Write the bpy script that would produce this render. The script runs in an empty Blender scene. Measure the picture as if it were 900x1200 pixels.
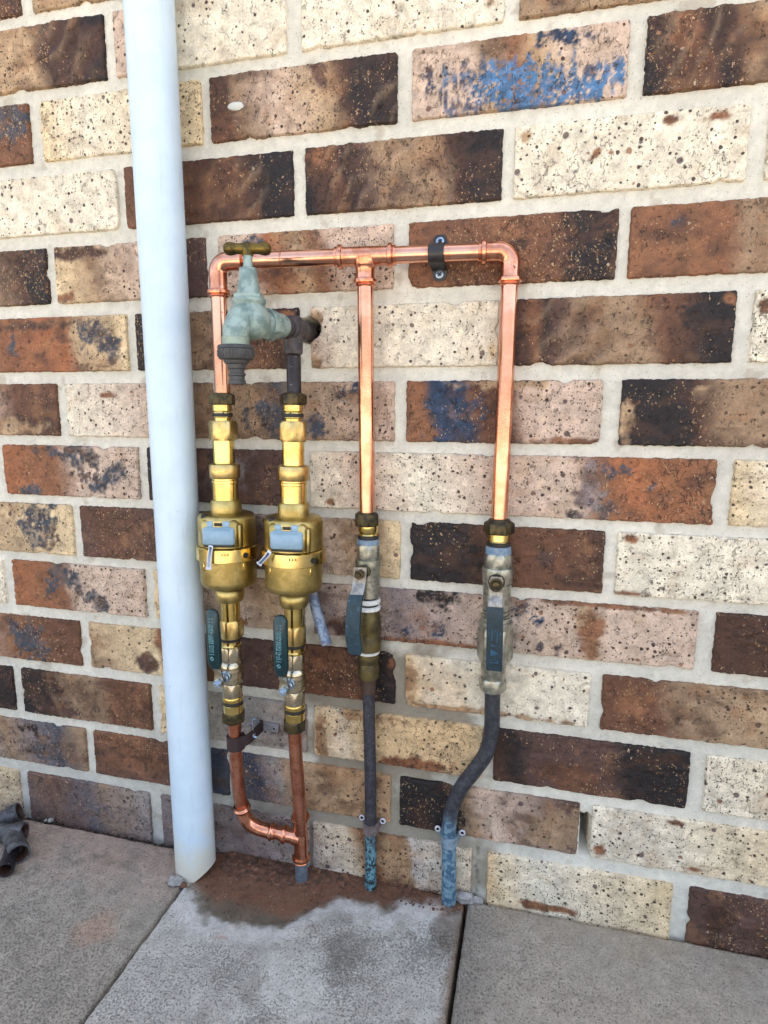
import bpy, math, random
import numpy as np
from mathutils import Vector, Matrix

# ------------------------------------------------------------------ camera, world, sun, exposure
scene = bpy.context.scene
col = scene.collection
cd = bpy.data.cameras.new('camera')
cam = bpy.data.objects.new('camera', cd)
col.objects.link(cam)
CA, CB, CC = 0.24474, 1.402397, 0.003172
cam.matrix_world = (Matrix.Translation((0.16139, -0.72173, 0.64022)) @ Matrix.Rotation(CA, 4, 'Z')
                    @ Matrix.Rotation(CB, 4, 'X') @ Matrix.Rotation(CC, 4, 'Z'))
cd.sensor_fit = 'VERTICAL'
cd.sensor_height = 24.0
cd.lens = 717.32 / 1200 * 24.0
cd.clip_start = 0.01
cd.clip_end = 2000
scene.camera = cam

SUN_EL, SUN_AZ = math.radians(62), math.radians(152)      # azimuth measured from -Y (the camera's side) towards +X
world = bpy.data.worlds.new('World')
scene.world = world
world.use_nodes = True
wn = world.node_tree.nodes
sky = wn.new('ShaderNodeTexSky')
sky.sky_type = 'NISHITA'
sky.sun_disc = False
sky.sun_elevation = SUN_EL
sky.sun_rotation = math.pi - SUN_AZ
sky.air_density = 1.0
sky.dust_density = 4.0
sky.ozone_density = 0.6
hz = wn.new('ShaderNodeHueSaturation')            # thin bright haze: a paler sky
hz.inputs['Saturation'].default_value = 0.7
world.node_tree.links.new(sky.outputs[0], hz.inputs['Color'])
world.node_tree.links.new(hz.outputs[0], wn['Background'].inputs[0])
wn['Background'].inputs[1].default_value = 0.15
sd = bpy.data.lights.new('sun', 'SUN')
sd.energy = 5.0
sd.angle = math.radians(0.6)
sd.color = (1.0, 0.93, 0.84)
sun = bpy.data.objects.new('sun', sd)
col.objects.link(sun)
sv = Vector((math.sin(SUN_AZ) * math.cos(SUN_EL), -math.cos(SUN_AZ) * math.cos(SUN_EL), math.sin(SUN_EL)))
sun.rotation_euler = sv.to_track_quat('Z', 'Y').to_euler()
scene.view_settings.view_transform = 'Standard'
scene.view_settings.look = 'None'
scene.view_settings.gamma = 1
scene.view_settings.exposure = 1.98

# ------------------------------------------------------------------ numpy noise
def _h(ix, iy, s):
    n = (ix.astype(np.int64) * 374761393 + iy.astype(np.int64) * 668265263 + s * 974634777) & 0xffffffff
    n = ((n ^ (n >> 13)) * 1274126177) & 0xffffffff
    n = ((n ^ (n >> 16)) * 2246822519) & 0xffffffff
    return ((n ^ (n >> 15)) & 0xffffff) / float(0xffffff)
def vnoise(x, y, s=0):
    ix = np.floor(x); iy = np.floor(y); fx = x - ix; fy = y - iy
    fx = fx * fx * (3 - 2 * fx); fy = fy * fy * (3 - 2 * fy)
    ix = ix.astype(np.int64); iy = iy.astype(np.int64)
    a = _h(ix, iy, s); b = _h(ix + 1, iy, s); c = _h(ix, iy + 1, s); d = _h(ix + 1, iy + 1, s)
    return (a + (b - a) * fx) * (1 - fy) + (c + (d - c) * fx) * fy
def fbm(x, y, s=0, o=4):
    v = 0; a = 0.5; t = 0
    for i in range(o):
        v = v + a * vnoise(x * 2**i + 17.3 * i, y * 2**i - 9.1 * i, s + i); t += a; a *= 0.55
    return v / t
def sstep(a, b, x):
    t = np.clip((x - a) / (b - a), 0, 1)
    return t * t * (3 - 2 * t)
def lin(rgb):
    return np.array([(c / 255 / 12.92) if c / 255 <= 0.04045 else ((c / 255 + 0.055) / 1.055) ** 2.4 for c in rgb])

# ------------------------------------------------------------------ materials
def L4(rgb): 
    v = lin(rgb); return (float(v[0]), float(v[1]), float(v[2]), 1)
class NT:
    def __init__(self, name):
        self.m = bpy.data.materials.new(name); self.m.use_nodes = True
        self.t = self.m.node_tree; self.b = self.t.nodes['Principled BSDF']
    def n(self, typ, **kw):
        nd = self.t.nodes.new('ShaderNode' + typ)
        ins = kw.pop('ins', {})
        for k, v in kw.items(): setattr(nd, k, v)
        for k, v in ins.items():
            if isinstance(v, bpy.types.NodeSocket): self.t.links.new(v, nd.inputs[k])
            else: nd.inputs[k].default_value = v
        return nd
    def link(self, a, b): self.t.links.new(a, b)
    def math(self, op, a, b=0.0, c=None, clamp=False):
        ins = {0: a, 1: b}
        if c is not None: ins[2] = c
        return self.n('Math', operation=op, use_clamp=clamp, ins=ins).outputs[0]
    def mix(self, f, a, b, mode='MIX'):
        nd = self.n('Mix', data_type='RGBA', blend_type=mode, ins={0: f, 6: a, 7: b})
        return nd.outputs[2]
    def ramp(self, f, lo, hi):
        return self.n('MapRange', interpolation_type='SMOOTHSTEP', ins={0: f, 1: lo, 2: hi, 3: 0.0, 4: 1.0}).outputs[0]
    def noise(self, vec, scale, detail=3, rough=0.55, dist=0.0):
        return self.n('TexNoise', ins={'Vector': vec, 'Scale': scale, 'Detail': detail, 'Roughness': rough, 'Distortion': dist})
    def vor(self, vec, scale, feature='F1', rnd=1.0):
        return self.n('TexVoronoi', feature=feature, ins={'Vector': vec, 'Scale': scale, 'Randomness': rnd})
    def setp(self, **kw):
        for k, v in kw.items():
            k = k.replace('_', ' ')
            if isinstance(v, bpy.types.NodeSocket): self.link(v, self.b.inputs[k])
            else: self.b.inputs[k].default_value = v
    def bump(self, h, strength=0.5, dist=0.001, normal=None):
        ins = {'Height': h, 'Strength': strength, 'Distance': dist}
        if normal is not None: ins['Normal'] = normal
        return self.n('Bump', ins=ins).outputs[0]

def mat_brick():
    T = NT('fired_clay')
    pos = T.n('NewGeometry').outputs['Position']
    base = T.n('Attribute', attribute_name='Col').outputs['Color']
    lum = T.n('RGBToBW', ins={0: base}).outputs[0]
    amt = T.n('SeparateColor', ins={0: T.n('Attribute', attribute_name='Amt').outputs['Color']}).outputs
    light = T.ramp(lum, 0.07, 0.26)
    dark = T.math('SUBTRACT', 1.0, light)
    warp = T.noise(pos, 260, 2)
    wp = T.n('VectorMath', operation='MULTIPLY_ADD', ins={0: warp.outputs['Color'], 1: (0.0022,) * 3, 2: pos}).outputs[0]
    # tone mottling
    n1 = T.noise(pos, 55, 5, 0.65)
    f1 = T.n('MapRange', ins={0: n1.outputs[0], 1: 0.3, 2: 0.7, 3: 0.78, 4: 1.2}).outputs[0]
    n2 = T.noise(pos, 420, 4, 0.7)
    f2 = T.n('MapRange', ins={0: n2.outputs[0], 1: 0.28, 2: 0.72, 3: 0.72, 4: 1.24}).outputs[0]
    ff = T.math('MULTIPLY', f1, f2)
    c = T.n('VectorMath', operation='SCALE', ins={0: base, 'Scale': ff}).outputs[0]
    # hairline tears: ridged stretched noise
    mp = T.n('VectorMath', operation='MULTIPLY', ins={0: wp, 1: (1.0, 1.0, 0.55)}).outputs[0]
    n3 = T.noise(mp, 150, 2, 0.5, 0.6)
    rid = T.math('ABSOLUTE', T.math('SUBTRACT', n3.outputs[0], 0.5))
    rid = T.math('SUBTRACT', 1.0, T.ramp(rid, 0.006, 0.032))
    n3m = T.noise(pos, 95, 3)
    rid = T.math('MULTIPLY', rid, T.ramp(T.math('ADD', n3m.outputs[0], T.math('MULTIPLY', amt[1], 0.12)), 0.55, 0.64))
    # pits three sizes
    def pits(scale, rmin, rmax, dens, src=wp):
        v = T.vor(src, scale)
        rnd = T.n('SeparateColor', ins={0: v.outputs['Color']})
        rad = T.n('MapRange', ins={0: rnd.outputs[0], 1: 0.0, 2: 1.0, 3: rmin, 4: rmax}).outputs[0]
        on = T.math('LESS_THAN', rnd.outputs[1], T.math('MULTIPLY', amt[2 if src is not wp else 0], dens))
        e = T.math('SUBTRACT', rad, v.outputs['Distance'])
        m = T.math('MULTIPLY', T.ramp(e, 0.0, 0.09), on)
        return m, rnd.outputs[2], v
    pa, ra, _ = pits(62, 0.06, 0.25, 0.6)
    pb, rb, _ = pits(135, 0.06, 0.32, 0.75)
    pc, rc, _ = pits(340, 0.10, 0.40, 0.7)
    darkspot = T.n('ValToRGB', ins={0: ra})
    cr = darkspot.color_ramp
    cr.elements[0].color = L4((58, 44, 44)); cr.elements[1].color = L4((150, 96, 60))
    e = cr.elements.new(0.45); e.color = L4((84, 64, 74)); e = cr.elements.new(0.75); e.color = L4((104, 74, 62))
    c = T.mix(T.math('MULTIPLY', T.math('MULTIPLY', pa, light), 0.85), c, darkspot.outputs[0])
    c = T.mix(T.math('MULTIPLY', T.math('MULTIPLY', pb, light), 0.92), c, L4((56, 40, 34)))
    pcl = T.math('MULTIPLY', pc, T.math('MULTIPLY_ADD', light, 0.65, 0.15))
    c = T.mix(pcl, c, L4((44, 33, 28)))
    c = T.mix(T.math('MULTIPLY', rid, T.math('MULTIPLY_ADD', light, -0.3, 0.8)), c, L4((50, 38, 32)))
    # orange / pale grit exposed on the dark faces
    wp2 = T.n('VectorMath', operation='MULTIPLY_ADD', ins={0: T.noise(pos, 420, 3).outputs['Color'], 1: (0.006, 0.006, 0.009), 2: pos}).outputs[0]
    pd, rd, _ = pits(210, 0.06, 0.50, 0.55, wp2)
    pe, re_, _ = pits(460, 0.1, 0.46, 0.5, wp2)
    gate = T.ramp(T.noise(pos, 38, 3).outputs[0], 0.42, 0.6)
    grit = T.n('ValToRGB', ins={0: rd}); cr = grit.color_ramp
    cr.elements[0].color = L4((150, 96, 62)); cr.elements[1].color = L4((204, 184, 156)); e = cr.elements.new(0.5); e.color = L4((166, 130, 92))
    gm = T.math('MULTIPLY', T.math('MULTIPLY', pd, dark), T.math('MULTIPLY_ADD', gate, 0.75, 0.12))
    c = T.mix(gm, c, grit.outputs[0])
    c = T.mix(T.math('MULTIPLY', T.math('MULTIPLY', pe, dark), 0.75), c, L4((206, 172, 130)))
    n7 = T.noise(wp2, 210, 3, 0.7)
    gold = T.math('MULTIPLY', T.math('MULTIPLY', T.ramp(n7.outputs[0], 0.60, 0.66), dark), T.math('MULTIPLY_ADD', amt[2], 0.8, 0.1))
    c = T.mix(T.math('MULTIPLY', gold, 0.7), c, L4((142, 98, 64)))
    h = T.math('MULTIPLY', n2.outputs[0], 0.5)
    h = T.math('ADD', h, T.math('MULTIPLY', n3m.outputs[0], 0.5))
    for p, k in ((pa, 0.6), (pb, 0.6), (pcl, 0.4), (rid, 0.7)):
        h = T.math('SUBTRACT', h, T.math('MULTIPLY', p, k))
    h = T.math('ADD', h, T.math('MULTIPLY', gm, 0.5))
    T.setp(Base_Color=c, Roughness=T.math('MULTIPLY_ADD', dark, -0.22, 0.86), Normal=T.bump(h, 0.9, 0.0016))
    T.b.inputs['Specular IOR Level'].default_value = 0.4
    return T.m

def mat_mortar():
    T = NT('mortar')
    pos = T.n('NewGeometry').outputs['Position']
    base = T.n('Attribute', attribute_name='Col').outputs['Color']
    n1 = T.noise(pos, 700, 4, 0.75); n2 = T.noise(pos, 90, 5, 0.6)
    f = T.math('MULTIPLY', T.n('MapRange', ins={0: n1.outputs[0], 1: 0.3, 2: 0.7, 3: 0.87, 4: 1.09}).outputs[0],
               T.n('MapRange', ins={0: n2.outputs[0], 1: 0.3, 2: 0.7, 3: 0.88, 4: 1.08}).outputs[0])
    c = T.n('VectorMath', operation='SCALE', ins={0: base, 'Scale': f}).outputs[0]
    v = T.vor(pos, 420); r = T.n('SeparateColor', ins={0: v.outputs['Color']})
    pit = T.math('MULTIPLY', T.ramp(T.math('SUBTRACT', 0.3, v.outputs['Distance']), 0.0, 0.1), T.math('LESS_THAN', r.outputs[0], 0.14))
    c = T.mix(T.math('MULTIPLY', pit, 0.5), c, L4((120, 112, 98)))
    h = T.math('ADD', T.math('MULTIPLY', n1.outputs[0], 0.55), n2.outputs[0])
    h = T.math('SUBTRACT', h, T.math('MULTIPLY', pit, 0.8))
    T.setp(Base_Color=c, Roughness=0.93, Normal=T.bump(h, 0.6, 0.0011))
    T.b.inputs['Specular IOR Level'].default_value = 0.25
    return T.m

def mat_concrete():
    T = NT('concrete')
    pos = T.n('NewGeometry').outputs['Position']
    base = T.n('Attribute', attribute_name='Col').outputs['Color']
    amt = T.n('SeparateColor', ins={0: T.n('Attribute', attribute_name='Amt').outputs['Color']})
    n1 = T.noise(pos, 520, 4, 0.75); n2 = T.noise(pos, 60, 6, 0.65)
    f = T.math('MULTIPLY', T.n('MapRange', ins={0: n1.outputs[0], 1: 0.3, 2: 0.7, 3: 0.70, 4: 1.26}).outputs[0],
               T.n('MapRange', ins={0: n2.outputs[0], 1: 0.3, 2: 0.7, 3: 0.8, 4: 1.16}).outputs[0])
    c = T.n('VectorMath', operation='SCALE', ins={0: base, 'Scale': f}).outputs[0]
    warp = T.noise(pos, 300, 2)
    wp = T.n('VectorMath', operation='MULTIPLY_ADD', ins={0: warp.outputs['Color'], 1: (0.002,) * 3, 2: pos}).outputs[0]
    n3 = T.noise(wp, 380, 4, 0.7)
    spots = T.ramp(T.math('ADD', n3.outputs[0], T.math('MULTIPLY', amt.outputs[0], 0.30)), 0.61, 0.69)
    c = T.mix(T.math('MULTIPLY', spots, 0.5), c, L4((62, 58, 52)))
    v = T.vor(pos, 240); r = T.n('SeparateColor', ins={0: v.outputs['Color']})
    gr = T.math('MULTIPLY', T.ramp(T.math('SUBTRACT', 0.32, v.outputs['Distance']), 0.0, 0.12), T.math('LESS_THAN', r.outputs[0], 0.06))
    c = T.mix(T.math('MULTIPLY', gr, 0.35), c, L4((190, 184, 172)))
    h = T.math('ADD', T.math('MULTIPLY', n1.outputs[0], 0.6), n2.outputs[0])
    h = T.math('SUBTRACT', h, T.math('MULTIPLY', spots, 0.35))
    T.setp(Base_Color=c, Roughness=0.88, Normal=T.bump(h, 0.9, 0.0015))
    T.b.inputs['Specular IOR Level'].default_value = 0.3
    return T.m

def mat_metal(name, c1, c2, rough=0.3, metal=1.0, nscale=40, rvar=0.15, bump=0.15, spots=None, spot_amt=0.0, spot_scale=160, bscale=600, lo=0.4, hi=0.62):
    T = NT(name)
    pos = T.n('NewGeometry').outputs['Position']
    n = T.noise(pos, nscale, 5, 0.65)
    k = T.ramp(n.outputs[0], lo, hi)
    c = T.mix(k, L4(c1), L4(c2))
    m = metal
    r = T.math('MULTIPLY_ADD', n.outputs[0], rvar, rough - rvar / 2)
    if spots:
        n2 = T.noise(pos, spot_scale, 4, 0.7)
        s = T.ramp(n2.outputs[0], 0.72 - spot_amt, 0.78 - spot_amt)
        c = T.mix(s, c, L4(spots))
        m = T.math('MULTIPLY', T.math('SUBTRACT', 1.0, T.math('MULTIPLY', s, 0.7)), metal)
        r = T.math('ADD', r, T.math('MULTIPLY', s, 0.3))
    nb = T.noise(pos, bscale, 3, 0.6)
    T.setp(Base_Color=c, Metallic=m, Roughness=r, Normal=T.bump(nb.outputs[0], bump, 0.0004))
    return T.m

def mat_plain(name, c1, c2, rough=0.6, nscale=60, bump=0.2, bscale=500, spec=0.5, spots=None, sscale=200, sthr=0.68):
    T = NT(name)
    pos = T.n('NewGeometry').outputs['Position']
    n = T.noise(pos, nscale, 5, 0.65)
    c = T.mix(T.ramp(n.outputs[0], 0.35, 0.65), L4(c1), L4(c2))
    if spots:
        n2 = T.noise(pos, sscale, 4, 0.65)
        c = T.mix(T.ramp(n2.outputs[0], sthr, sthr + 0.05), c, L4(spots))
    nb = T.noise(pos, bscale, 4, 0.65)
    T.setp(Base_Color=c, Roughness=rough, Normal=T.bump(nb.outputs[0], bump, 0.0006))
    T.b.inputs['Specular IOR Level'].default_value = spec
    return T.m

def mat_patina(name, top, bottom, z0, z1, spot, metal=0.35, rough=0.5, flake=None):
    """old copper pipe: one weathering colour above, another below, with a ragged border"""
    T = NT(name)
    pos = T.n('NewGeometry').outputs['Position']
    z = T.n('SeparateXYZ', ins={0: pos}).outputs[2]
    n = T.noise(pos, 60, 5, 0.7)
    zz = T.math('ADD', z, T.math('MULTIPLY', T.math('SUBTRACT', n.outputs[0], 0.5), 0.09))
    k = T.ramp(zz, z0, z1)
    n2 = T.noise(pos, 150, 5, 0.7)
    tc = T.mix(T.ramp(n2.outputs[0], 0.4, 0.65), L4(top[0]), L4(top[1]))
    bc = T.mix(T.ramp(n2.outputs[0], 0.45, 0.55), L4(bottom[0]), L4(bottom[1]))
    c = T.mix(k, bc, tc)
    n3 = T.noise(pos, 420, 3, 0.6)
    s = T.ramp(n3.outputs[0], 0.66, 0.71)
    c = T.mix(s, c, L4(spot))
    if flake:
        n4 = T.noise(pos, 55, 4, 0.7)
        c = T.mix(T.ramp(n4.outputs[0], 0.56, 0.6), c, L4(flake))
    T.setp(Base_Color=c, Metallic=metal, Roughness=rough, Normal=T.bump(T.math('ADD', n2.outputs[0], n3.outputs[0]), 0.4, 0.0007))
    return T.m

M = dict(
    brick=mat_brick(), mortar=mat_mortar(), concrete=mat_concrete(),
    copper=mat_metal('copper', (230, 174, 148), (212, 150, 122), 0.16, nscale=30, rvar=0.16, bump=0.12, spots=(150, 84, 60), spot_amt=0.045, spot_scale=90),
    copper_joint=mat_metal('copper_joint', (224, 162, 134), (200, 132, 102), 0.18, nscale=70, rvar=0.2, bump=0.2, spots=(120, 62, 44), spot_amt=0.07, spot_scale=120),
    copper_dull=mat_metal('copper_dull', (210, 146, 118), (176, 110, 86), 0.3, nscale=60, rvar=0.2, bump=0.25, spots=(96, 56, 44), spot_amt=0.10, spot_scale=130),
    brass=mat_metal('brass', (224, 202, 134), (202, 178, 106), 0.17, nscale=40, rvar=0.14, bump=0.1, spots=(140, 104, 52), spot_amt=0.03, spot_scale=80),
    brass_cast=mat_metal('brass_cast', (196, 176, 116), (168, 148, 90), 0.36, nscale=50, rvar=0.16, bump=0.5, bscale=900, spots=(120, 94, 52), spot_amt=0.05, spot_scale=150),
    brass_rough=mat_metal('brass_rough', (212, 186, 126), (188, 162, 106), 0.3, nscale=90, rvar=0.16, bump=0.3, bscale=700, spots=(116, 100, 66), spot_amt=0.08, spot_scale=150),
    tarnish=mat_metal('tarnished_brass', (88, 78, 52), (52, 48, 40), 0.45, metal=0.75, nscale=110, rvar=0.2, bump=0.4, spots=(132, 122, 88), spot_amt=0.08, spot_scale=120),
    olive=mat_metal('olive_brass', (104, 92, 56), (80, 72, 52), 0.5, metal=0.7, nscale=80, rvar=0.2, bump=0.4, spots=(140, 140, 130), spot_amt=0.08, spot_scale=110),
    handle=mat_metal('old_handle_brass', (120, 100, 48), (74, 64, 40), 0.38, metal=0.85, nscale=90, rvar=0.2, bump=0.3),
    nickel=mat_metal('nickel_plate', (206, 196, 172), (180, 172, 150), 0.24, nscale=90, rvar=0.22, bump=0.25, spots=(140, 132, 112), spot_amt=0.06, spot_scale=160),
    nickel_old=mat_metal('weathered_nickel', (176, 174, 160), (132, 134, 124), 0.34, metal=0.8, nscale=110, rvar=0.25, bump=0.5, spots=(96, 104, 100), spot_amt=0.09, spot_scale=170),
    steel=mat_metal('lever_steel', (160, 156, 150), (124, 120, 114), 0.42, metal=0.85, nscale=120, rvar=0.2, bump=0.2, spots=(136, 120, 96), spot_amt=0.05),
    zinc=mat_metal('zinc', (176, 196, 214), (150, 166, 186), 0.3, metal=0.9, nscale=150),
    galv=mat_metal('galvanised_plate', (150, 150, 154), (112, 112, 116), 0.5, metal=0.5, nscale=60, bump=0.4, spots=(96, 80, 70), spot_amt=0.07),
    seal=mat_plain('black_seal', (26, 26, 26), (44, 40, 34), 0.6),
    black=mat_plain('black_plastic', (34, 32, 36), (50, 46, 50), 0.5, nscale=120),
    rubber=mat_plain('brown_black_rubber', (44, 28, 30), (54, 36, 36), 0.7),
    clipblack=mat_plain('black_powder_coat', (30, 28, 30), (42, 38, 40), 0.38, bump=0.1),
    hose=mat_plain('hose_black', (52, 54, 58), (70, 70, 70), 0.5, nscale=140, bump=0.3),
    cap=mat_plain('pale_blue_plastic', (134, 164, 184), (146, 174, 192), 0.42, nscale=90, bump=0.08, spots=(120, 152, 174), sscale=150),
    tag=mat_plain('white_tag', (206, 214, 224), (188, 198, 212), 0.5, bump=0.05),
    ink=mat_plain('dark_print', (60, 74, 100), (70, 84, 110), 0.6),
    inkpale=mat_plain('pale_teal_print', (110, 160, 168), (70, 120, 130), 0.6),
    inkband=mat_plain('stamped_mark', (70, 54, 26), (90, 70, 34), 0.6),
    teal=mat_plain('dark_teal_vinyl', (5, 40, 46), (8, 50, 54), 0.3, nscale=80, bump=0.1, spec=0.6),
    blue=mat_plain('faded_blue_vinyl', (12, 42, 54), (24, 58, 70), 0.5, nscale=110, bump=0.3, spots=(84, 120, 136), sscale=220, sthr=0.64),
    navy=mat_plain('navy_vinyl', (10, 36, 46), (18, 48, 60), 0.45, nscale=110, bump=0.25, spots=(40, 86, 112), sscale=150, sthr=0.64),
    tape=mat_plain('blue_thread_tape', (92, 122, 150), (134, 146, 154), 0.6, nscale=200, bump=0.4),
    ptfe=mat_plain('white_thread_tape', (226, 226, 220), (206, 206, 200), 0.7, nscale=200, bump=0.6),
    patina=mat_metal('verdigris_bronze', (152, 170, 162), (112, 134, 130), 0.5, metal=0.25, nscale=70, rvar=0.15, bump=0.5, bscale=420, spots=(150, 176, 172), spot_amt=0.11, spot_scale=130),
    patina_dark=mat_metal('dark_bronze', (60, 58, 62), (84, 76, 74), 0.55, metal=0.35, nscale=90, rvar=0.15, bump=0.5, bscale=420, spots=(108, 116, 120), spot_amt=0.08, spot_scale=130),
    darkpipe=mat_metal('blackened_copper', (34, 34, 40), (52, 48, 54), 0.45, metal=0.4, nscale=90, rvar=0.2, bump=0.5, spots=(150, 156, 164), spot_amt=0.085, spot_scale=190),
    pipe_a=mat_patina('weathered_copper_a', ((52, 50, 56), (76, 76, 84)), ((112, 160, 174), (48, 58, 66)), 0.055, 0.09, (120, 128, 140)),
    pipe_b=mat_patina('weathered_copper_b', ((52, 52, 58), (74, 76, 84)), ((128, 160, 176), (70, 104, 132)), 0.09, 0.145, (112, 120, 134)),
    pipe_c=mat_patina('weathered_copper_c', ((170, 120, 124), (150, 104, 104)), ((148, 160, 178), (104, 116, 140)), 0.40, 0.43, (120, 190, 200), metal=0.15, rough=0.65),
    stub_low=mat_patina('weathered_copper_d', ((110, 120, 130), (86, 96, 104)), ((92, 112, 126), (70, 82, 90)), -0.5, -0.4, (140, 160, 166), metal=0.2),
    oldfit=mat_metal('old_fitting', (92, 94, 98), (62, 60, 62), 0.55, metal=0.35, nscale=70, rvar=0.2, bump=0.6, bscale=300, spots=(140, 128, 112), spot_amt=0.1, spot_scale=100),
    saddle=mat_metal('old_saddle', (124, 112, 112), (96, 84, 82), 0.6, metal=0.2, nscale=110, bump=0.5, spots=(150, 150, 150), spot_amt=0.08),
    saddleblue=mat_metal('blue_saddle', (128, 150, 166), (104, 116, 124), 0.6, metal=0.15, nscale=110, bump=0.5, spots=(160, 170, 174), spot_amt=0.08),
    eyelet=mat_plain('white_eyelet', (224, 222, 226), (200, 198, 206), 0.5),
    hole=mat_plain('recess_shade', (18, 16, 16), (26, 22, 20), 0.9),  # near-black colour stands in for the shade inside slots and eyelets
    soil=mat_plain('damp_soil', (112, 78, 60), (72, 54, 42), 0.85, nscale=110, bump=1.0, bscale=420, spots=(134, 96, 74), sscale=160, sthr=0.56),
    stone=mat_plain('grey_mortar_lump', (168, 166, 162), (128, 126, 124), 0.9, nscale=120, bump=0.9, bscale=300, spots=(96, 86, 78)),
    darkstone=mat_plain('dark_debris', (40, 34, 32), (70, 60, 52), 0.9, nscale=160, bump=0.9),
    yard_brick=mat_plain('plain_far_brick', (150, 120, 96), (120, 92, 74), 0.9, nscale=14),
    yard=mat_plain('yard_concrete', (176, 167, 152), (158, 149, 136), 0.9, nscale=3, bump=0.4, bscale=90),
)
def mat_pvc():
    T = NT('white_pvc')
    pos = T.n('NewGeometry').outputs['Position']
    z = T.n('SeparateXYZ', ins={0: pos}).outputs[2]
    n = T.noise(pos, 26, 5, 0.6); n2 = T.noise(pos, 300, 3)
    c = T.mix(T.ramp(n.outputs[0], 0.35, 0.7), L4((206, 224, 236)), L4((196, 216, 230)))
    zz = T.math('ADD', z, T.math('MULTIPLY', T.math('SUBTRACT', n.outputs[0], 0.5), 0.16))
    stain = T.math('SUBTRACT', 1.0, T.ramp(zz, 0.0, 0.09))
    c = T.mix(T.math('MULTIPLY', stain, 0.8), c, L4((206, 198, 172)))
    v = T.vor(pos, 45); r = T.n('SeparateColor', ins={0: v.outputs['Color']})
    sp = T.math('MULTIPLY', T.ramp(T.math('SUBTRACT', 0.06, v.outputs['Distance']), 0.0, 0.03), T.math('LESS_THAN', r.outputs[0], 0.18))
    c = T.mix(T.math('MULTIPLY', sp, 0.5), c, L4((130, 134, 142)))
    sc = T.n('VectorMath', operation='MULTIPLY', ins={0: pos, 1: (1, 1, 0.12)}).outputs[0]
    n3 = T.noise(sc, 160, 3, 0.6)
    c = T.mix(T.math('MULTIPLY', T.ramp(n3.outputs[0], 0.55, 0.75), 0.25), c, L4((180, 186, 196)))
    T.setp(Base_Color=c, Roughness=0.38, Normal=T.bump(n2.outputs[0], 0.08, 0.0004))
    return T.m
M['pvc'] = mat_pvc()

# ------------------------------------------------------------------ object helpers
def tag(o, label=None, cat=None, group=None, kind=None):
    if label: o['label'] = label
    if cat: o['category'] = cat
    if group: o['group'] = group
    if kind: o['kind'] = kind
    return o
def empty(name, loc, label=None, cat=None, group=None, kind=None):
    o = bpy.data.objects.new(name, None); col.objects.link(o)
    o.location = loc; o.empty_display_size = 0.02
    return tag(o, label, cat, group, kind)
def wloc(o):
    v = Vector((0, 0, 0))
    while o is not None:
        v += Vector(o.location); o = o.parent
    return v
def mk(name, geo, mat, parent=None, smooth=True, ang=38):
    V, F = geo
    off = wloc(parent) if parent else Vector((0, 0, 0))
    me = bpy.data.meshes.new(name)
    me.from_pydata([tuple(Vector(v) - off) for v in V], [], F)
    me.materials.append(mat)
    if smooth:
        me.shade_smooth(); me.set_sharp_from_angle(angle=math.radians(ang))
    me.validate(); me.update()
    o = bpy.data.objects.new(name, me); col.objects.link(o)
    if parent: o.parent = parent
    return o
def join(*gs):
    V, F = [], []
    for v, f in gs:
        n = len(V); V += [tuple(p) for p in v]; F += [tuple(i + n for i in q) for q in f]
    return V, F
def lathe(p, d, prof, seg=28, phase=0.0, caps=True):
    """prof: (distance along d, radius) from point p; seg=6 gives a hexagon"""
    p = Vector(p); d = Vector(d).normalized()
    u = d.orthogonal() if abs(d.z) < 0.99 else Vector((1, 0, 0))
    u = (u - d * u.dot(d)).normalized(); w = d.cross(u)
    V, F = [], []
    for s, r in prof:
        for i in range(seg):
            a = 2 * math.pi * i / seg + phase
            V.append(p + d * s + (u * math.cos(a) + w * math.sin(a)) * r)
    for k in range(len(prof) - 1):
        for i in range(seg):
            j = (i + 1) % seg
            F.append((k * seg + i, k * seg + j, (k + 1) * seg + j, (k + 1) * seg + i))
    if caps:
        F.append(tuple(range(seg - 1, -1, -1)))
        n = (len(prof) - 1) * seg
        F.append(tuple(range(n, n + seg)))
    return V, F
def hexa(p, d, s0, s1, flat, phase=0.0, ch=0.12):
    """hexagon nut between s0 and s1, flat = across-flats radius, chamfered corners by clipping with a cone"""
    R = flat / math.cos(math.pi / 6)
    h = s1 - s0
    seg = 24
    p = Vector(p); d = Vector(d).normalized()
    u = d.orthogonal() if abs(d.z) < 0.99 else Vector((1, 0, 0))
    u = (u - d * u.dot(d)).normalized(); w = d.cross(u)
    def ring(s, lim):
        out = []
        for i in range(seg):
            a = 2 * math.pi * i / seg
            am = (a + math.pi / 6) % (math.pi / 3) - math.pi / 6
            r = flat / math.cos(am)
            r = min(r, lim)
            out.append(p + d * s + (u * math.cos(a + phase) + w * math.sin(a + phase)) * r)
        return out
    V = ring(s0, flat * 0.9) + ring(s0, flat * 1.0) + ring(s0 + h * ch, R) + ring(s1 - h * ch, R) + ring(s1, flat * 1.0) + ring(s1, flat * 0.9)
    F = []
    for k in range(5):
        for i in range(seg):
            j = (i + 1) % seg
            F.append((k * seg + i, k * seg + j, (k + 1) * seg + j, (k + 1) * seg + i))
    F.append(tuple(range(seg - 1, -1, -1))); F.append(tuple(range(5 * seg, 6 * seg)))
    return V, F
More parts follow.
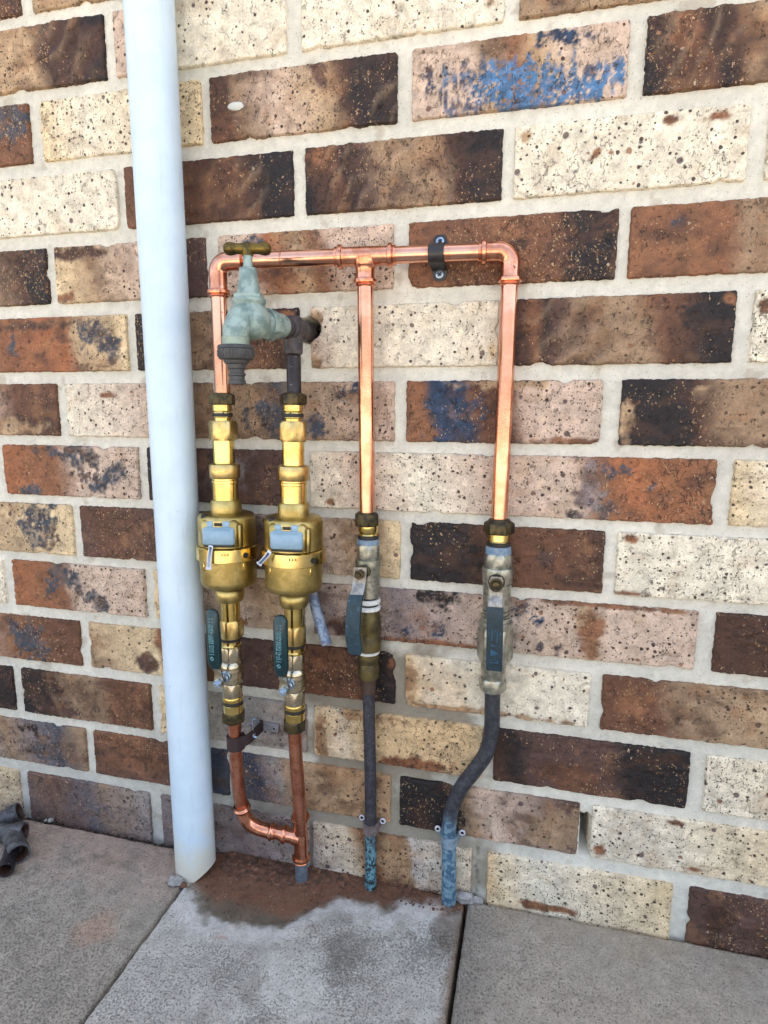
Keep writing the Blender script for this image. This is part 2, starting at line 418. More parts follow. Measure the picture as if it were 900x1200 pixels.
def sweep(pts, radii, seg=28, open_end=False):
    P = [Vector(q) for q in pts]
    if not hasattr(radii, '__len__'): radii = [radii] * len(P)
    V, F = [], []
    t = (P[1] - P[0]).normalized()
    u = t.orthogonal().normalized()
    for i, q in enumerate(P):
        a = P[max(i - 1, 0)]; b = P[min(i + 1, len(P) - 1)]
        t2 = (b - a)
        t2 = t2.normalized() if t2.length > 1e-9 else t
        u = (u - t2 * u.dot(t2)).normalized(); t = t2
        w = t.cross(u)
        for k in range(seg):
            an = 2 * math.pi * k / seg
            V.append(q + (u * math.cos(an) + w * math.sin(an)) * radii[i])
    n = len(P)
    for i in range(n - 1):
        for k in range(seg):
            j = (k + 1) % seg
            F.append((i * seg + k, i * seg + j, (i + 1) * seg + j, (i + 1) * seg + k))
    F.append(tuple(range(seg - 1, -1, -1)))
    if not open_end: F.append(tuple(range((n - 1) * seg, n * seg)))
    return V, F
def spline(pts, n=10):
    P = [Vector(p) for p in pts]; out = []
    Q = [P[0] * 2 - P[1]] + P + [P[-1] * 2 - P[-2]]
    for i in range(1, len(Q) - 2):
        a, b, c, d = Q[i - 1:i + 3]
        for k in range(n):
            t = k / n
            out.append(0.5 * ((2 * b) + (c - a) * t + (2 * a - 5 * b + 4 * c - d) * t * t + (3 * b - a - 3 * c + d) * t**3))
    out.append(P[-1]); return out
def bendpath(corner, a, b, r, n=10):
    """straight from a to corner to b with a fillet of radius r; returns arc points only"""
    c = Vector(corner); da = (Vector(a) - c).normalized(); db = (Vector(b) - c).normalized()
    ang = da.angle(db); L = r / math.tan(ang / 2)
    cen = c + (da + db).normalized() * (r / math.sin(ang / 2))
    s = c + da * L; e = c + db * L
    out = []
    v0 = s - cen; v1 = e - cen; th = v0.angle(v1)
    for i in range(n + 1):
        t = i / n
        out.append(cen + (v0 * math.sin((1 - t) * th) + v1 * math.sin(t * th)) / math.sin(th))
    return out
def rbox(c, size, bev=0.001, rot=None):
    """box with chamfered edges; rot = 3x3 matrix"""
    hx, hy, hz = [s / 2 for s in size]; b = min(bev, hx * .9, hy * .9, hz * .9)
    V = []; idx = {}
    for sx in (-1, 1):
        for sy in (-1, 1):
            for sz in (-1, 1):
                for ax in range(3):
                    v = [sx * hx, sy * hy, sz * hz]
                    for k in range(3):
                        if k != ax: v[k] -= (sx, sy, sz)[k] * b
                    idx[(sx, sy, sz, ax)] = len(V); V.append(Vector(v))
    F = []
    for ax in range(3):
        o = [k for k in range(3) if k != ax]
        for s in (-1, 1):
            q = []
            for (a, b2) in ((-1, -1), (1, -1), (1, 1), (-1, 1)):
                k = [0, 0, 0]; k[ax] = s; k[o[0]] = a; k[o[1]] = b2
                q.append(idx[(k[0], k[1], k[2], ax)])
            F.append(tuple(q))
        for a in (-1, 1):
            for b2 in (-1, 1):
                e = []
                for s in (-1, 1):
                    k = [0, 0, 0]; k[ax] = s; k[o[0]] = a; k[o[1]] = b2
                    e.append((idx[(k[0], k[1], k[2], o[0])], idx[(k[0], k[1], k[2], o[1])]))
                F.append((e[0][0], e[0][1], e[1][1], e[1][0]))
    for sx in (-1, 1):
        for sy in (-1, 1):
            for sz in (-1, 1):
                F.append(tuple(idx[(sx, sy, sz, a)] for a in range(3)))
    R = rot if rot is not None else Matrix.Identity(3)
    V = [R @ v + Vector(c) for v in V]
    import bmesh
    bm = bmesh.new(); vs = [bm.verts.new(v) for v in V]
    for f in F: bm.faces.new([vs[i] for i in f])
    bmesh.ops.recalc_face_normals(bm, faces=bm.faces)
    out = ([tuple(v.co) for v in bm.verts], [tuple(v.index for v in f.verts) for f in bm.faces]) if not bm.verts.index_update() else None
    bm.free()
    return out
def ribbon(path, wdir, widths, th):
    """flat strap along path, width along wdir, thickness th"""
    P = [Vector(p) for p in path]; w = Vector(wdir).normalized(); V, F = [], []
    for i, q in enumerate(P):
        t = (P[min(i + 1, len(P) - 1)] - P[max(i - 1, 0)]).normalized()
        n = t.cross(w).normalized()
        hw = widths[i] / 2
        for a, b in ((-1, -1), (1, -1), (1, 1), (-1, 1)):
            V.append(q + w * hw * a + n * th / 2 * b)
    m = len(P)
    for i in range(m - 1):
        for k in range(4):
            j = (k + 1) % 4
            F.append((4 * i + k, 4 * i + j, 4 * i + 4 + j, 4 * i + 4 + k))
    F.append((3, 2, 1, 0)); F.append(tuple(range(4 * m - 4, 4 * m)))
    return V, F
def rock(c, r, seed, squash=(1, 1, 0.7), sub=3, amp=0.35):
    import bmesh
    bm = bmesh.new(); bmesh.ops.create_icosphere(bm, subdivisions=sub, radius=1)
    bm.verts.index_update()
    V = []
    for v in bm.verts:
        k = 1 + amp * (float(fbm(np.array([v.co.x * 1.6 + seed * 3.1]), np.array([v.co.y * 1.6 + v.co.z * 2.1 + seed]), seed)[0]) - 0.5) * 2
        V.append((c[0] + v.co.x * r * squash[0] * k, c[1] + v.co.y * r * squash[1] * k, c[2] + v.co.z * r * squash[2] * k))
    F = [tuple(v.index for v in f.verts) for f in bm.faces]; bm.free()
    return V, F
def gridmesh(name, X, Yv, Z, mat, parent, colors=None, amts=None, kind=None, flip=False):
    """X, Yv, Z arrays [rows, cols] -> grid mesh with vertex colours"""
    nr, nc = X.shape
    off = wloc(parent) if parent else Vector((0, 0, 0))
    co = np.stack([X - off.x, Yv - off.y, Z - off.z], -1).reshape(-1, 3).astype(np.float32)
    i = np.arange((nr - 1) * (nc - 1)); r = i // (nc - 1); c = i % (nc - 1); a = r * nc + c
    q = np.stack([a, a + 1, a + nc + 1, a + nc], -1)
    if flip: q = q[:, ::-1]
    me = bpy.data.meshes.new(name)
    me.vertices.add(len(co)); me.vertices.foreach_set('co', co.ravel())
    me.loops.add(q.size); me.loops.foreach_set('vertex_index', q.ravel().astype(np.int32))
    me.polygons.add(len(q)); me.polygons.foreach_set('loop_start', (np.arange(len(q)) * 4).astype(np.int32))
    try: me.polygons.foreach_set('loop_total', np.full(len(q), 4, np.int32))
    except Exception: pass
    for nm, arr in (('Col', colors), ('Amt', amts)):
        if arr is None: continue
        at = me.color_attributes.new(nm, 'FLOAT_COLOR', 'POINT')
        at.data.foreach_set('color', np.concatenate([arr.reshape(-1, 3), np.ones((len(co), 1))], 1).astype(np.float32).ravel())
    me.materials.append(mat)
    me.update(calc_edges=True); me.shade_smooth()
    o = bpy.data.objects.new(name, me); col.objects.link(o)
    if parent: o.parent = parent
    if kind: o['kind'] = kind
    return o

# ------------------------------------------------------------------ brick wall
PAL = {k: lin(v) for k, v in dict(C=(224, 213, 190), Y=(218, 194, 154), K=(198, 174, 154), T=(176, 148, 116), U=(150, 124, 98), O=(134, 90, 62),
       R=(156, 98, 64), B=(106, 70, 50), D=(76, 50, 37), P=(88, 64, 56), X=(32, 26, 27), L=(72, 108, 144), S=(64, 70, 80), N=(40, 58, 82),
       G=(156, 148, 140), W=(200, 196, 190), H=(128, 114, 112)).items()}
ROWZ = {0: (-14, 71.2), 1: (88.3, 159.8), 2: (173.0, 245.9), 3: (260.4, 331.1), 4: (346.2, 417.2), 5: (428.6, 503.3), 6: (514.8, 587.4),
        7: (599.8, 672.1), 8: (687.2, 760.2), 9: (775.8, 848.1), 10: (863.2, 936.5), 11: (952.0, 1024.1), 12: (1036.8, 1110.4), 13: (1123.3, 1196.3)}
XLR = {(13, -6): (None, -489.1), (13, -4): (-472.1, None), (12, -5): (-600, -371.9), (12, -3): (-359.0, -134.4), (12, -1): (-117.8, 108.5), (12, 1): (123.0, None),
 (11, -6): (None, -490.7), (11, -4): (-473.8, -244.8), (11, -2): (-234.3, -5.4), (11, 0): (10.3, 234.0), (11, 2): (248.4, None), (10, -5): (None, -367.5),
 (10, -3): (-357.3, -129.8), (10, -1): (-115.9, 111.5), (10, 1): (123.1, 350.8), (9, -6): (None, -482.0), (9, -4): (-470.3, -247.4), (9, -2): (-231.4, -8.2),
 (9, 0): (8.2, 234.2), (9, 2): (244.8, None), (8, -5): (None, -366.5), (8, -3): (-354.5, -126), (8, -1): (-112.3, 113.5), (8, 1): (125, 353.7), (8, 3): (369.0, None),
 (7, -6): (None, -483.7), (7, -4): (-470.5, None), (7, -2): (None, -6.1), (7, 0): (6.9, 229.0), (7, 2): (246.9, None), (6, -5): (-585.4, -361.9), (6, -3): (-349.5, -127),
 (6, -1): (-116.6, None), (6, 1): (None, 350.2), (6, 3): (364.9, None), (5, -6): (None, -475.0), (5, -4): (-462.4, None), (5, -2): (None, 2.0), (5, 0): (13.8, 241.4),
 (5, 2): (253.6, None), (4, -7): (None, -604.7), (4, -5): (-589.3, -364.1), (4, -3): (-350.8, None), (4, 1): (None, 345.5), (4, 3): (362.4, None), (3, -6): (None, -479.0),
 (3, -4): (-463.8, None), (3, -2): (None, -3.4), (3, 0): (8.9, 235.3), (3, 2): (247.5, None), (2, -7): (None, -608.1), (2, -5): (-592.4, -366.3), (2, -3): (-354.1, None),
 (2, -1): (-116.7, 111), (2, 1): (124.0, 351.1), (2, 3): (367.1, None), (1, -6): (None, -484.5), (1, -4): (-471.0, None), (1, -2): (None, -8.4), (1, 0): (2.9, 231.9),
 (1, 2): (245.5, None), (0, -7): (None, -616.4), (0, -5): (-600.7, -379.7), (0, -3): (-361.4, None), (0, -1): (-121.7, 100.8), (0, 1): (120.7, 345.3), (0, 3): (362.9, None)}
# per brick: colour stops along the length; patches (u, v, ru, rv, colour, angle); folds (u0, u1, slope, strength)
SP = {
 (13, -6): ('0B .8B 1D', [], []), (13, -4): ('0T .45T .6D 1D', [], []), (13, -2): ('0C 1C', [], []), (13, 0): ('0C 1C', [], []), (13, 2): ('0O 1B', [], []),
 (12, -5): ('0T .55T .66D 1X', [(.85, .5, .2, .5, 'D', 0)], [(.5, .9, .7, 1)]), (12, -3): ('0K .15K .25C 1C', [], []), (12, -1): ('0C 1C', [(.92, .5, .06, .3, 'T', 0)], []),
 (12, 1): ('0U 1T', [], []), (11, -6): ('0B .6O 1B', [(.85, .7, .15, .3, 'S', 0)], []), (11, -4): ('0Y .3C 1Y', [], []),
 (11, -2): ('0D .12D .2U .32K .62T .72D .8X 1X', [(.6, .85, .06, .25, 'P', .5), (.1, .2, .1, .3, 'B', 0)], [(.15, .55, .9, .8), (.8, 1, .5, .8)]),
 (11, 0): ('0K .28K .38T .5O .6T .72K 1K', [(.42, .32, .28, .34, 'L', .05), (.75, .2, .26, .22, 'L', .2), (.75, .88, .13, .15, 'N', 0), (.08, .62, .035, .1, 'N', 0), (.10, .42, .035, .1, 'N', 0), (.55, .55, .04, .1, 'L', 0), (.75, .45, .04, .12, 'L', 0)], []),
 (11, 2): ('0X .12D .22B .3X .38D .52T .75K 1T', [(.15, .75, .08, .25, 'O', .3)], [(.05, .7, .8, 1.2)]),
 (10, -5): ('0C 1C', [], []), (10, -3): ('0B .35B .55D .7B .82X 1X', [(.9, .4, .18, .5, 'X', 0)], [(.5, .85, .8, 1)]),
 (10, -1): ('0X .08D .18B .22X .3P .42U .66U .76D .84X 1X', [(.1, .78, .07, .25, 'O', 0)], [(.1, .5, .8, 1)]),
 (10, 1): ('0C 1C', [(.36, .5, .02, .16, 'O', -.9), (.68, .86, .035, .06, 'O', 0), (.05, .8, .03, .1, 'T', 0), (.86, .85, .06, .08, 'O', 0), (.28, .3, .02, .07, 'N', 0)], []),
 (10, 3): ('0C 1C', [(.05, .3, .05, .2, 'O', 0)], []),
 (9, -6): ('0U .55U .8D 1X', [(.95, .4, .12, .5, 'X', 0)], []), (9, -4): ('0Y .2T .6K .85P 1P', [(.15, .85, .3, .15, 'D', 0), (.05, .1, .1, .1, 'O', 0)], []),
 (9, -2): ('0K .2K .35R .5T .6O .7K 1K', [(.22, .8, .08, .16, 'S', 0), (.3, .3, .2, .2, 'O', 0)], []),
 (9, 0): ('0O .3B .55O .72B .86X 1D', [(.3, .2, .3, .12, 'B', 0), (.88, .35, .12, .45, 'X', 0), (.55, .55, .06, .12, 'D', 0)], []),
 (9, 2): ('0O .38O .48U 1U', [(.2, .75, .03, .1, 'S', 0)], []),
 (8, -5): ('0O .6R .66T 1Y', [(.78, .65, .15, .25, 'S', -.3), (.88, .35, .1, .3, 'S', 0), (.4, .85, .25, .12, 'D', 0), (.2, .45, .04, .2, 'S', 0)], [(.5, .9, .4, .5)]),
 (8, -3): ('0X .14X .2U .55U .7B .85D 1X', [(.93, .85, .05, .1, 'O', 0)], []), (8, -1): ('0K .15C 1C', [(.03, .8, .05, .2, 'T', 0), (.03, .1, .06, .12, 'T', 0), (.97, .2, .03, .2, 'Y', 0)], []),
 (8, 1): ('0X .08D .12O .16X .22P .36U .6U .7B .82D .9X 1X', [(.88, .65, .1, .25, 'X', 0), (.96, .9, .05, .1, 'O', 0)], [(.08, .5, .8, 1)]), (8, 3): ('0C 1C', [(.05, .8, .03, .1, 'D', 0)], []),
 (7, -6): ('0O .4K .7B 1B', [(.8, .2, .3, .2, 'D', 0), (.5, .15, .4, .2, 'T', 0)], []), (7, -4): ('0C .6K .75U 1U', [(.3, .78, .06, .08, 'O', 0)], []),
 (7, -2): ('0U .2U .35S .45U 1K', [(.3, .35, .14, .3, 'S', 0), (.78, .85, .08, .22, 'N', 0), (.55, .25, .1, .2, 'S', 0)], []),
 (7, 0): ('0O .1O .16N .3N .38B .55B .62K 1K', [(.04, .5, .08, .5, 'O', 0), (.24, .5, .14, .6, 'N', -.3), (.6, .95, .3, .12, 'T', 0), (.9, .05, .2, .08, 'O', 0)], []),
 (7, 2): ('0X .3X .38D .5U 1U', [(.03, .4, .035, .35, 'T', 0), (.35, .8, .05, .1, 'T', 0)], []),
 (6, -5): ('0R .4O .52K 1K', [(.62, .75, .12, .3, 'S', 0), (.8, .45, .16, .2, 'S', .2), (.4, .9, .14, .12, 'S', 0), (.72, .2, .08, .1, 'S', 0), (.2, .1, .12, .1, 'S', 0)], []),
 (6, -3): ('0X .15X .3P 1P', [(.55, .6, .2, .3, 'H', .4)], []), (6, -1): ('0C .3K .6C 1K', [(.12, .12, .03, .08, 'O', 0)], []),
 (6, 1): ('0K .34K .45O .6R 1O', [(.5, .75, .05, .12, 'N', 0), (.58, .8, .04, .1, 'S', 0), (.73, .55, .03, .1, 'S', 0), (.5, .15, .05, .15, 'S', 0), (.35, .1, .04, .1, 'S', 0), (.42, .5, .1, .4, 'H', 0)], []), (6, 3): ('0Y .3C 1C', [], []),
 (5, -6): ('0K .3T 1Y', [(.78, .6, .13, .5, 'S', -.5), (.15, .25, .15, .3, 'X', 0)], []), (5, -4): ('0P .2B .6P 1P', [], []), (5, -2): ('0P .6K .85T 1Y', [], []),
 (5, 0): ('0X .2X .38D .5B .8B 1D', [(.12, .5, .2, .5, 'X', 0), (.9, .2, .15, .15, 'D', 0), (.72, .5, .05, .15, 'P', 0)], []), (5, 2): ('0C 1C', [(.06, .9, .05, .08, 'O', 0), (.08, .05, .1, .06, 'O', 0)], []),
 (4, -7): ('0Y 1C', [], []), (4, -5): ('0R .4O .5K 1K', [(.36, .8, .12, .18, 'S', -.3), (.52, .52, .12, .2, 'S', -.7), (.66, .22, .12, .2, 'S', -.7), (.32, .5, .06, .2, 'S', 0)], []),
 (4, -3): ('0Y .3K .6K .8T 1K', [], []), (4, -1): ('0H .3K .5H 1K', [(.72, .9, .14, .16, 'X', 0), (.2, .2, .2, .2, 'P', 0), (.55, .25, .04, .1, 'N', 0), (.72, .3, .03, .14, 'N', 0), (.7, .05, .4, .07, 'O', 0)], []),
 (4, 1): ('0G .2K .36K .44T .55K 1K', [(.12, .78, .05, .14, 'N', 0), (.2, .65, .04, .1, 'N', 0), (.22, .2, .03, .1, 'N', 0), (.3, .15, .03, .1, 'S', 0), (.48, .5, .07, .5, 'O', 0), (.6, .97, .45, .05, 'O', 0)], []), (4, 3): ('0D .2D .5X 1D', [], []),
 (3, -6): ('0K .5O .75B 1B', [(.62, .5, .14, .5, 'S', -.3)], []), (3, -4): ('0T .5Y .58O 1B', [(.42, .25, .1, .25, 'P', 0)], []),
 (3, -2): ('0P .35P .45B .75B .85X 1X', [(.98, .8, .03, .15, 'O', 0)], []), (3, 0): ('0Y .1C 1C', [(.03, .5, .05, .5, 'T', 0), (.4, .06, .5, .08, 'T', 0)], []),
 (3, 2): ('0B .3B .42U .8T 1U', [(.15, .5, .12, .4, 'O', 0)], []), (2, -7): ('0D 1X', [], []),
 (2, -5): ('0X .28D .42U .6U .72B 1B', [(.15, .5, .2, .5, 'X', 0), (.3, .2, .2, .15, 'P', 0)], [(.25, .5, -.4, 1)]), (2, -3): ('0Y .2C .5G 1G', [], []),
 (2, -1): ('0Y .2C .3Y 1Y', [(.05, .5, .06, .6, 'T', 0), (.6, .1, .3, .2, 'O', 0), (.3, .9, .3, .1, 'T', 0)], []),
 (2, 1): ('0D .12X .2P .5P .62P .72X 1X', [(.45, .3, .2, .3, 'B', 0)], []), (2, 3): ('0C 1Y', [], []),
 (1, -6): ('0G .4U .6H .8S 1U', [(.7, .35, .16, .3, 'S', 0), (.55, .85, .1, .15, 'X', 0)], []), (1, -4): ('0B .3O .5B .8P .9N 1S', [(.95, .5, .1, .6, 'S', 0)], []),
 (1, -2): ('0S .12N .2H .3G .45T 1T', [(.08, .5, .1, .5, 'S', 0), (.6, .3, .3, .3, 'T', 0)], []), (1, 0): ('0X .3X .42U .5K 1P', [(.15, .5, .2, .5, 'X', 0), (.9, .4, .2, .5, 'U', 0)], []),
 (1, 2): ('0C .3C 1Y', [(.4, .92, .05, .08, 'O', 0), (.05, .2, .04, .15, 'O', 0), (.52, .12, .05, .08, 'O', 0)], [(.05, .35, .6, .5)]),
 (0, -7): ('0Y 1Y', [], []), (0, -5): ('0P .2B .35P .5S .65U 1G', [(.52, .35, .14, .3, 'S', 0), (.15, .5, .12, .4, 'B', 0)], []), (0, -3): ('0H .3G .6H 1W', [], []),
 (0, -1): ('0W .22C .3T .38O .62T .66W 1C', [(.5, .5, .14, .5, 'T', 0)], []), (0, 1): ('0Y .3C 1Y', [(.35, .06, .2, .1, 'O', 0)], []), (0, 3): ('0P .6P 1D', [(.15, .5, .1, .4, 'D', 0)], []),
}
RNDSTY = ['0C 1C', '0Y .5C 1K', '0T .5U .75D 1X', '0X .2D .5U 1T', '0O .5B 1D', '0B .4O .6K 1K', '0K 1T', '0P .5B 1P', '0U .5K 1O', '0C .6C 1Y']
TAPX, TAPZ, TAPR = -0.1143, 0.7335, 0.0137        # hole the tap pipe comes out of
def hole_mask(x, z):
    return sstep(TAPR + 0.0012, TAPR - 0.0012, np.hypot(x - TAPX, z - TAPZ) + (fbm(x * 160, z * 160, 5, 2) - .5) * 0.004)
def dirt(x, z):
    """brown splash and rust dirt round the two middle pipes, low on the wall"""
    a = 1 - np.hypot((x + 0.02) / 0.16, (z - 0.23) / 0.15)
    b = 1 - np.hypot((x + 0.06) / 0.24, (z - 0.02) / 0.17)
    n = fbm(x * 26, z * 26, 71, 4) - 0.5
    return np.maximum(sstep(0.0, 0.4, a + n * 0.9), sstep(0.0, 0.5, b + n * 0.9) * 0.9)
def grey_low(x, z):
    n = fbm(x * 20, z * 20, 91, 4) - 0.5
    return sstep(0.15, -0.02, z + n * 0.12) * sstep(-0.05, -0.15, x)

wall = empty('brick_wall', (0, 0, 0), 'house wall of mottled cream, brown and black bricks in pale mortar behind the pipes', 'wall')
def stops(s):
    out = []
    for t in s.split():
        out.append((float(t[:-1]), PAL[t[-1]]))
    return out
def make_brick(k, j, xl, xr, zb, zt, res, spec):
    seed = (k * 131 + j * 977 + 5000) % 99991
    rng = random.Random(seed)
    nx = max(6, int((xr - xl) / res)); nz = max(4, int((zt - zb) / res))
    eo = np.array([-0.0022, -0.0010, -0.0003, 0.0004, 0.0011, 0.0019, 0.0029]) if res < 0.005 else np.array([-0.0022, 0.0004, 0.0025])
    gx = np.concatenate([xl + eo, np.linspace(xl + .0045, xr - .0045, nx), xr - eo[::-1]]); gz = np.concatenate([zb + eo, np.linspace(zb + .0045, zt - .0045, nz), zt - eo[::-1]])
    X, Z = np.meshgrid(gx, gz)
    s = seed % 1000
    wob = (fbm(X * 260, Z * 260, s, 2) - 0.5) * 0.0022 + (fbm(X * 60, Z * 60, s + 3, 2) - 0.5) * 0.0006
    cx, cz, hx, hz = (xl + xr) / 2, (zb + zt) / 2, (xr - xl) / 2, (zt - zb) / 2
    rad = 0.003
    qx = np.abs(X - cx) - (hx - rad); qz = np.abs(Z - cz) - (hz - rad)
    sd_ = np.hypot(np.maximum(qx, 0), np.maximum(qz, 0)) + np.minimum(np.maximum(qx, qz), 0) - rad
    d = -sd_ + wob
    for _ in range(rng.choice([0, 1, 2, 2])):                       # chipped arrises
        a = rng.random()
        if rng.random() < .6: px, pz = xl + a * (xr - xl), rng.choice([zb, zt])
        else: px, pz = rng.choice([xl, xr]), zb + a * (zt - zb)
        d = d - 0.0045 * np.exp(-((X - px)**2 + (Z - pz)**2) / (2 * (rng.uniform(.0025, .0055))**2))
    t = np.clip(d / 0.0019, 0, 1)
    Y = 0.011 * (1 - np.sqrt(np.clip(1 - (1 - t)**2, 0, 1))) + np.clip(-d, 0, 1) * 2.0
    U = (X - xl) / (xr - xl); Vv = (Z - zb) / (zt - zb)
    if zb < 0: Vv = (Z - 0.003) / (zt - 0.003)
    rel = (fbm(X * 60, Z * 60, s + 11, 4) - 0.5) * 0.0011 + (fbm(X * 14, Z * 14, s + 17, 2) - 0.5) * 0.0012
    if True:                                                        # dragged clay creases
        wv = fbm(X * 22, Z * 30, s + 23, 3)
        cr = np.abs(((Z * 26 + wv * 2.4) % 1) - 0.5)
        rel = rel + np.where(fbm(X * 15, Z * 18, s + 29, 2) > 0.55, 1, 0) * (sstep(0.10, 0.0, cr)) * 0.0010
    st, patches, folds = spec
    sts = stops(st)
    Uw = U + (fbm(X * 26, Z * 26, s + 31, 4) - 0.5) * 0.16 + (Vv - 0.5) * 0.07
    C = np.zeros(X.shape + (3,))
    xs_ = np.array([q[0] for q in sts]); cs = np.array([q[1] for q in sts])
    for c in range(3): C[..., c] = np.interp(Uw, xs_, cs[:, c])
    nzd = fbm(X * 110, Z * 110, s + 41, 3) - 0.5; nzs = fbm(X * 150, Z * 42, s + 42, 3) - 0.5; nz2 = fbm(X * 34, Z * 34, s + 43, 3) - 0.5
    for (pu, pv, ru, rv, pc, pa) in patches:
        dx = (X - (xl + pu * (xr - xl))) / (ru * (xr - xl)); dz = (Z - (max(zb, .003) + pv * (zt - max(zb, .003)))) / (rv * (zt - max(zb, .003)))
        asp = (xr - xl) * ru / ((zt - zb) * rv)
        ca, sa = math.cos(pa), math.sin(pa)
        e = np.hypot(dx * ca + dz * sa / asp, -dx * sa * asp + dz * ca) if pa else np.hypot(dx, dz)
        hard = pc in 'LNSX'
        nz1 = nzs if pc == 'L' else nzd
        m = sstep(-0.05, 0.35 if hard else 0.55, 1 - e + nz1 * (2.1 if hard else 1.2) + nz2 * 1.0)
        if pc in 'SX': m = m * (0.55 + 0.45 * sstep(0.35, 0.5, fbm(X * 240, Z * 240, s + 49, 2)))
        if pc in 'LN':
            m = m * sstep(0.30, 0.42, fbm(X * 330, Z * 330, s + 47, 2))
            cc = PAL[pc] * (0.55 + 1.1 * fbm(X * 200, Z * 200, s + 53, 2))[..., None]
        else: cc = PAL[pc] * (0.75 + 0.5 * fbm(X * 120, Z * 120, s + 53, 2))[..., None]
        C = C * (1 - m[..., None]) + cc * m[..., None]
        if hard: rel = rel - m * 0.0006
    for (u0, u1, sl, am) in folds:
        win = sstep(u0 - .04, u0 + .06, Uw) * sstep(u1 + .06, u1 - .04, Uw)
        ph = (X - Z * sl) * 48 + fbm(X * 12, Z * 12, s + 61, 2) * 4.5 + fbm(X * 45, Z * 22, s + 62, 3) * 1.6
        win = win * sstep(0.32, 0.55, fbm(X * 28, Z * 12, s + 63, 2))
        rdg = np.sin(ph * 2 * math.pi / 1.7) * 0.5 + 0.5
        rel = rel - win * (rdg**2) * 0.0026 * am
        dk = (win * (1 - rdg) * 0.5 * min(am, 1))[..., None]
        C = C * (1 - dk) + PAL['D'] * dk
        lt = (win * rdg**3 * 0.4)[..., None]
        C = C * (1 - lt) + PAL['U'] * lt
    lumC = C @ np.array([.2126, .7152, .0722])
    warm = sstep(0.02, 0.30, lumC)                                  # kiln flashing inside the tan and brown faces
    fl = sstep(0.50, 0.78, fbm(X * 30, Z * 55, s + 81, 4)) * (1 - sstep(.30, .48, lumC)) * 0.65
    C = C * (1 - fl[..., None]) + PAL['D'] * 1.0 * fl[..., None]
    fo = sstep(0.56, 0.76, fbm(X * 46, Z * 46, s + 83, 4)) * (1 - sstep(.34, .52, lumC)) * sstep(.010, .05, lumC) * 0.42
    C = C * (1 - fo[..., None]) + lin((142, 102, 70)) * fo[..., None]
    fk = sstep(0.58, 0.80, fbm(X * 26, Z * 40, s + 87, 4)) * sstep(.30, .48, lumC) * 0.35
    C = C * (1 - fk[..., None]) + PAL['T'] * fk[..., None]
    wob2 = fbm(X * 18, Z * 24, s + 101, 3)
    ln = np.abs(((Z * 21 + X * 5 * rng.uniform(-1, 1) + wob2 * 2.8) % 1) - 0.5)
    lm = sstep(0.045, 0.0, ln) * sstep(.48, .60, fbm(X * 13, Z * 16, s + 103, 2))
    rel = rel + lm * 0.0012 - sstep(0.16, 0.06, ln) * (1 - lm) * 0.0005
    C = C * (1 - lm[..., None] * 0.32)
    lumC = C @ np.array([.2126, .7152, .0722])
    C = C * (np.clip(lumC / 0.20, 0.02, 1) ** 0.06)[..., None]
    # little torn scars
    scar = sstep(0.70, 0.78, fbm(X * 70, Z * 110, s + 67, 3))
    rel = rel + scar * 0.0008
    C = C * (1 + (fbm(X * 90, Z * 90, s + 71, 3) - .5) * 0.5 + (fbm(X * 220, Z * 220, s + 72, 2) - .5) * 0.25)[..., None]
    dm = (dirt(X, Z) * 0.42)[..., None]
    C = C * (1 - dm) + C * np.array([0.72, 0.50, 0.30]) * dm
    gm = (grey_low(X, Z) * 0.5)[..., None]
    C = C * (1 - gm) + PAL['H'] * gm
    Y = Y + rel
    hm = hole_mask(X, Z)
    Y = Y + hm * 0.06
    A = np.zeros(C.shape)
    A[..., 0] = rng.uniform(.2, .95) * (0.55 + 0.9 * fbm(X * 20, Z * 20, s + 91, 2))
    A[..., 1] = rng.uniform(.0, 1.0) * sstep(.35, .65, fbm(X * 16, Z * 16, s + 93, 2))
    A[..., 2] = rng.uniform(.4, 1.0) * sstep(.3, .6, fbm(X * 24, Z * 24, s + 95, 2))
    for E_ in (Y,):
        E_[0, :] = E_[-1, :] = 0.05; E_[:, 0] = E_[:, -1] = 0.05
    if (k, j) == (1, 0) or (k, j) == (1, 2):
        pass
    return gridmesh('brick', X, Y, Z, M['brick'], wall, np.clip(C, 0.004, 0.9), np.clip(A, 0, 1))
for k in range(0, 17):
    zb, zt = ROWZ.get(k, (86 * k + 5.5, 86 * k + 78.5))
    js = range(-11 + (k % 2 == 0) * 0, 12)
    for j in js:
        if (j - k) % 2 == 0 and k % 2 == 1: continue
        if k % 2 == 1 and j % 2 != 0: continue
        if k % 2 == 0 and j % 2 == 0: continue
        xl0, xr0 = 120 * j + 6, 120 * j + 234
        e = XLR.get((k, j), (None, None))
        xl = e[0] if e[0] is not None else xl0
        xr = e[1] if e[1] is not None else xr0
        if (k, j) in XLR or (k, j) in SP:
            near = True
        else: near = -6 <= j <= 3 and k < 14
        spec = SP.get((k, j))
        if spec is None:
            r_ = random.Random(k * 57 + j * 13); spec = (r_.choice(RNDSTY), [(r_.random(), r_.random(), .12, .3, r_.choice('SDOX'), 0)] if r_.random() < .4 else [], [])
        make_brick(k, j, xl / 1000, xr / 1000, zb / 1000, zt / 1000, 0.0021 if near else 0.009, spec)

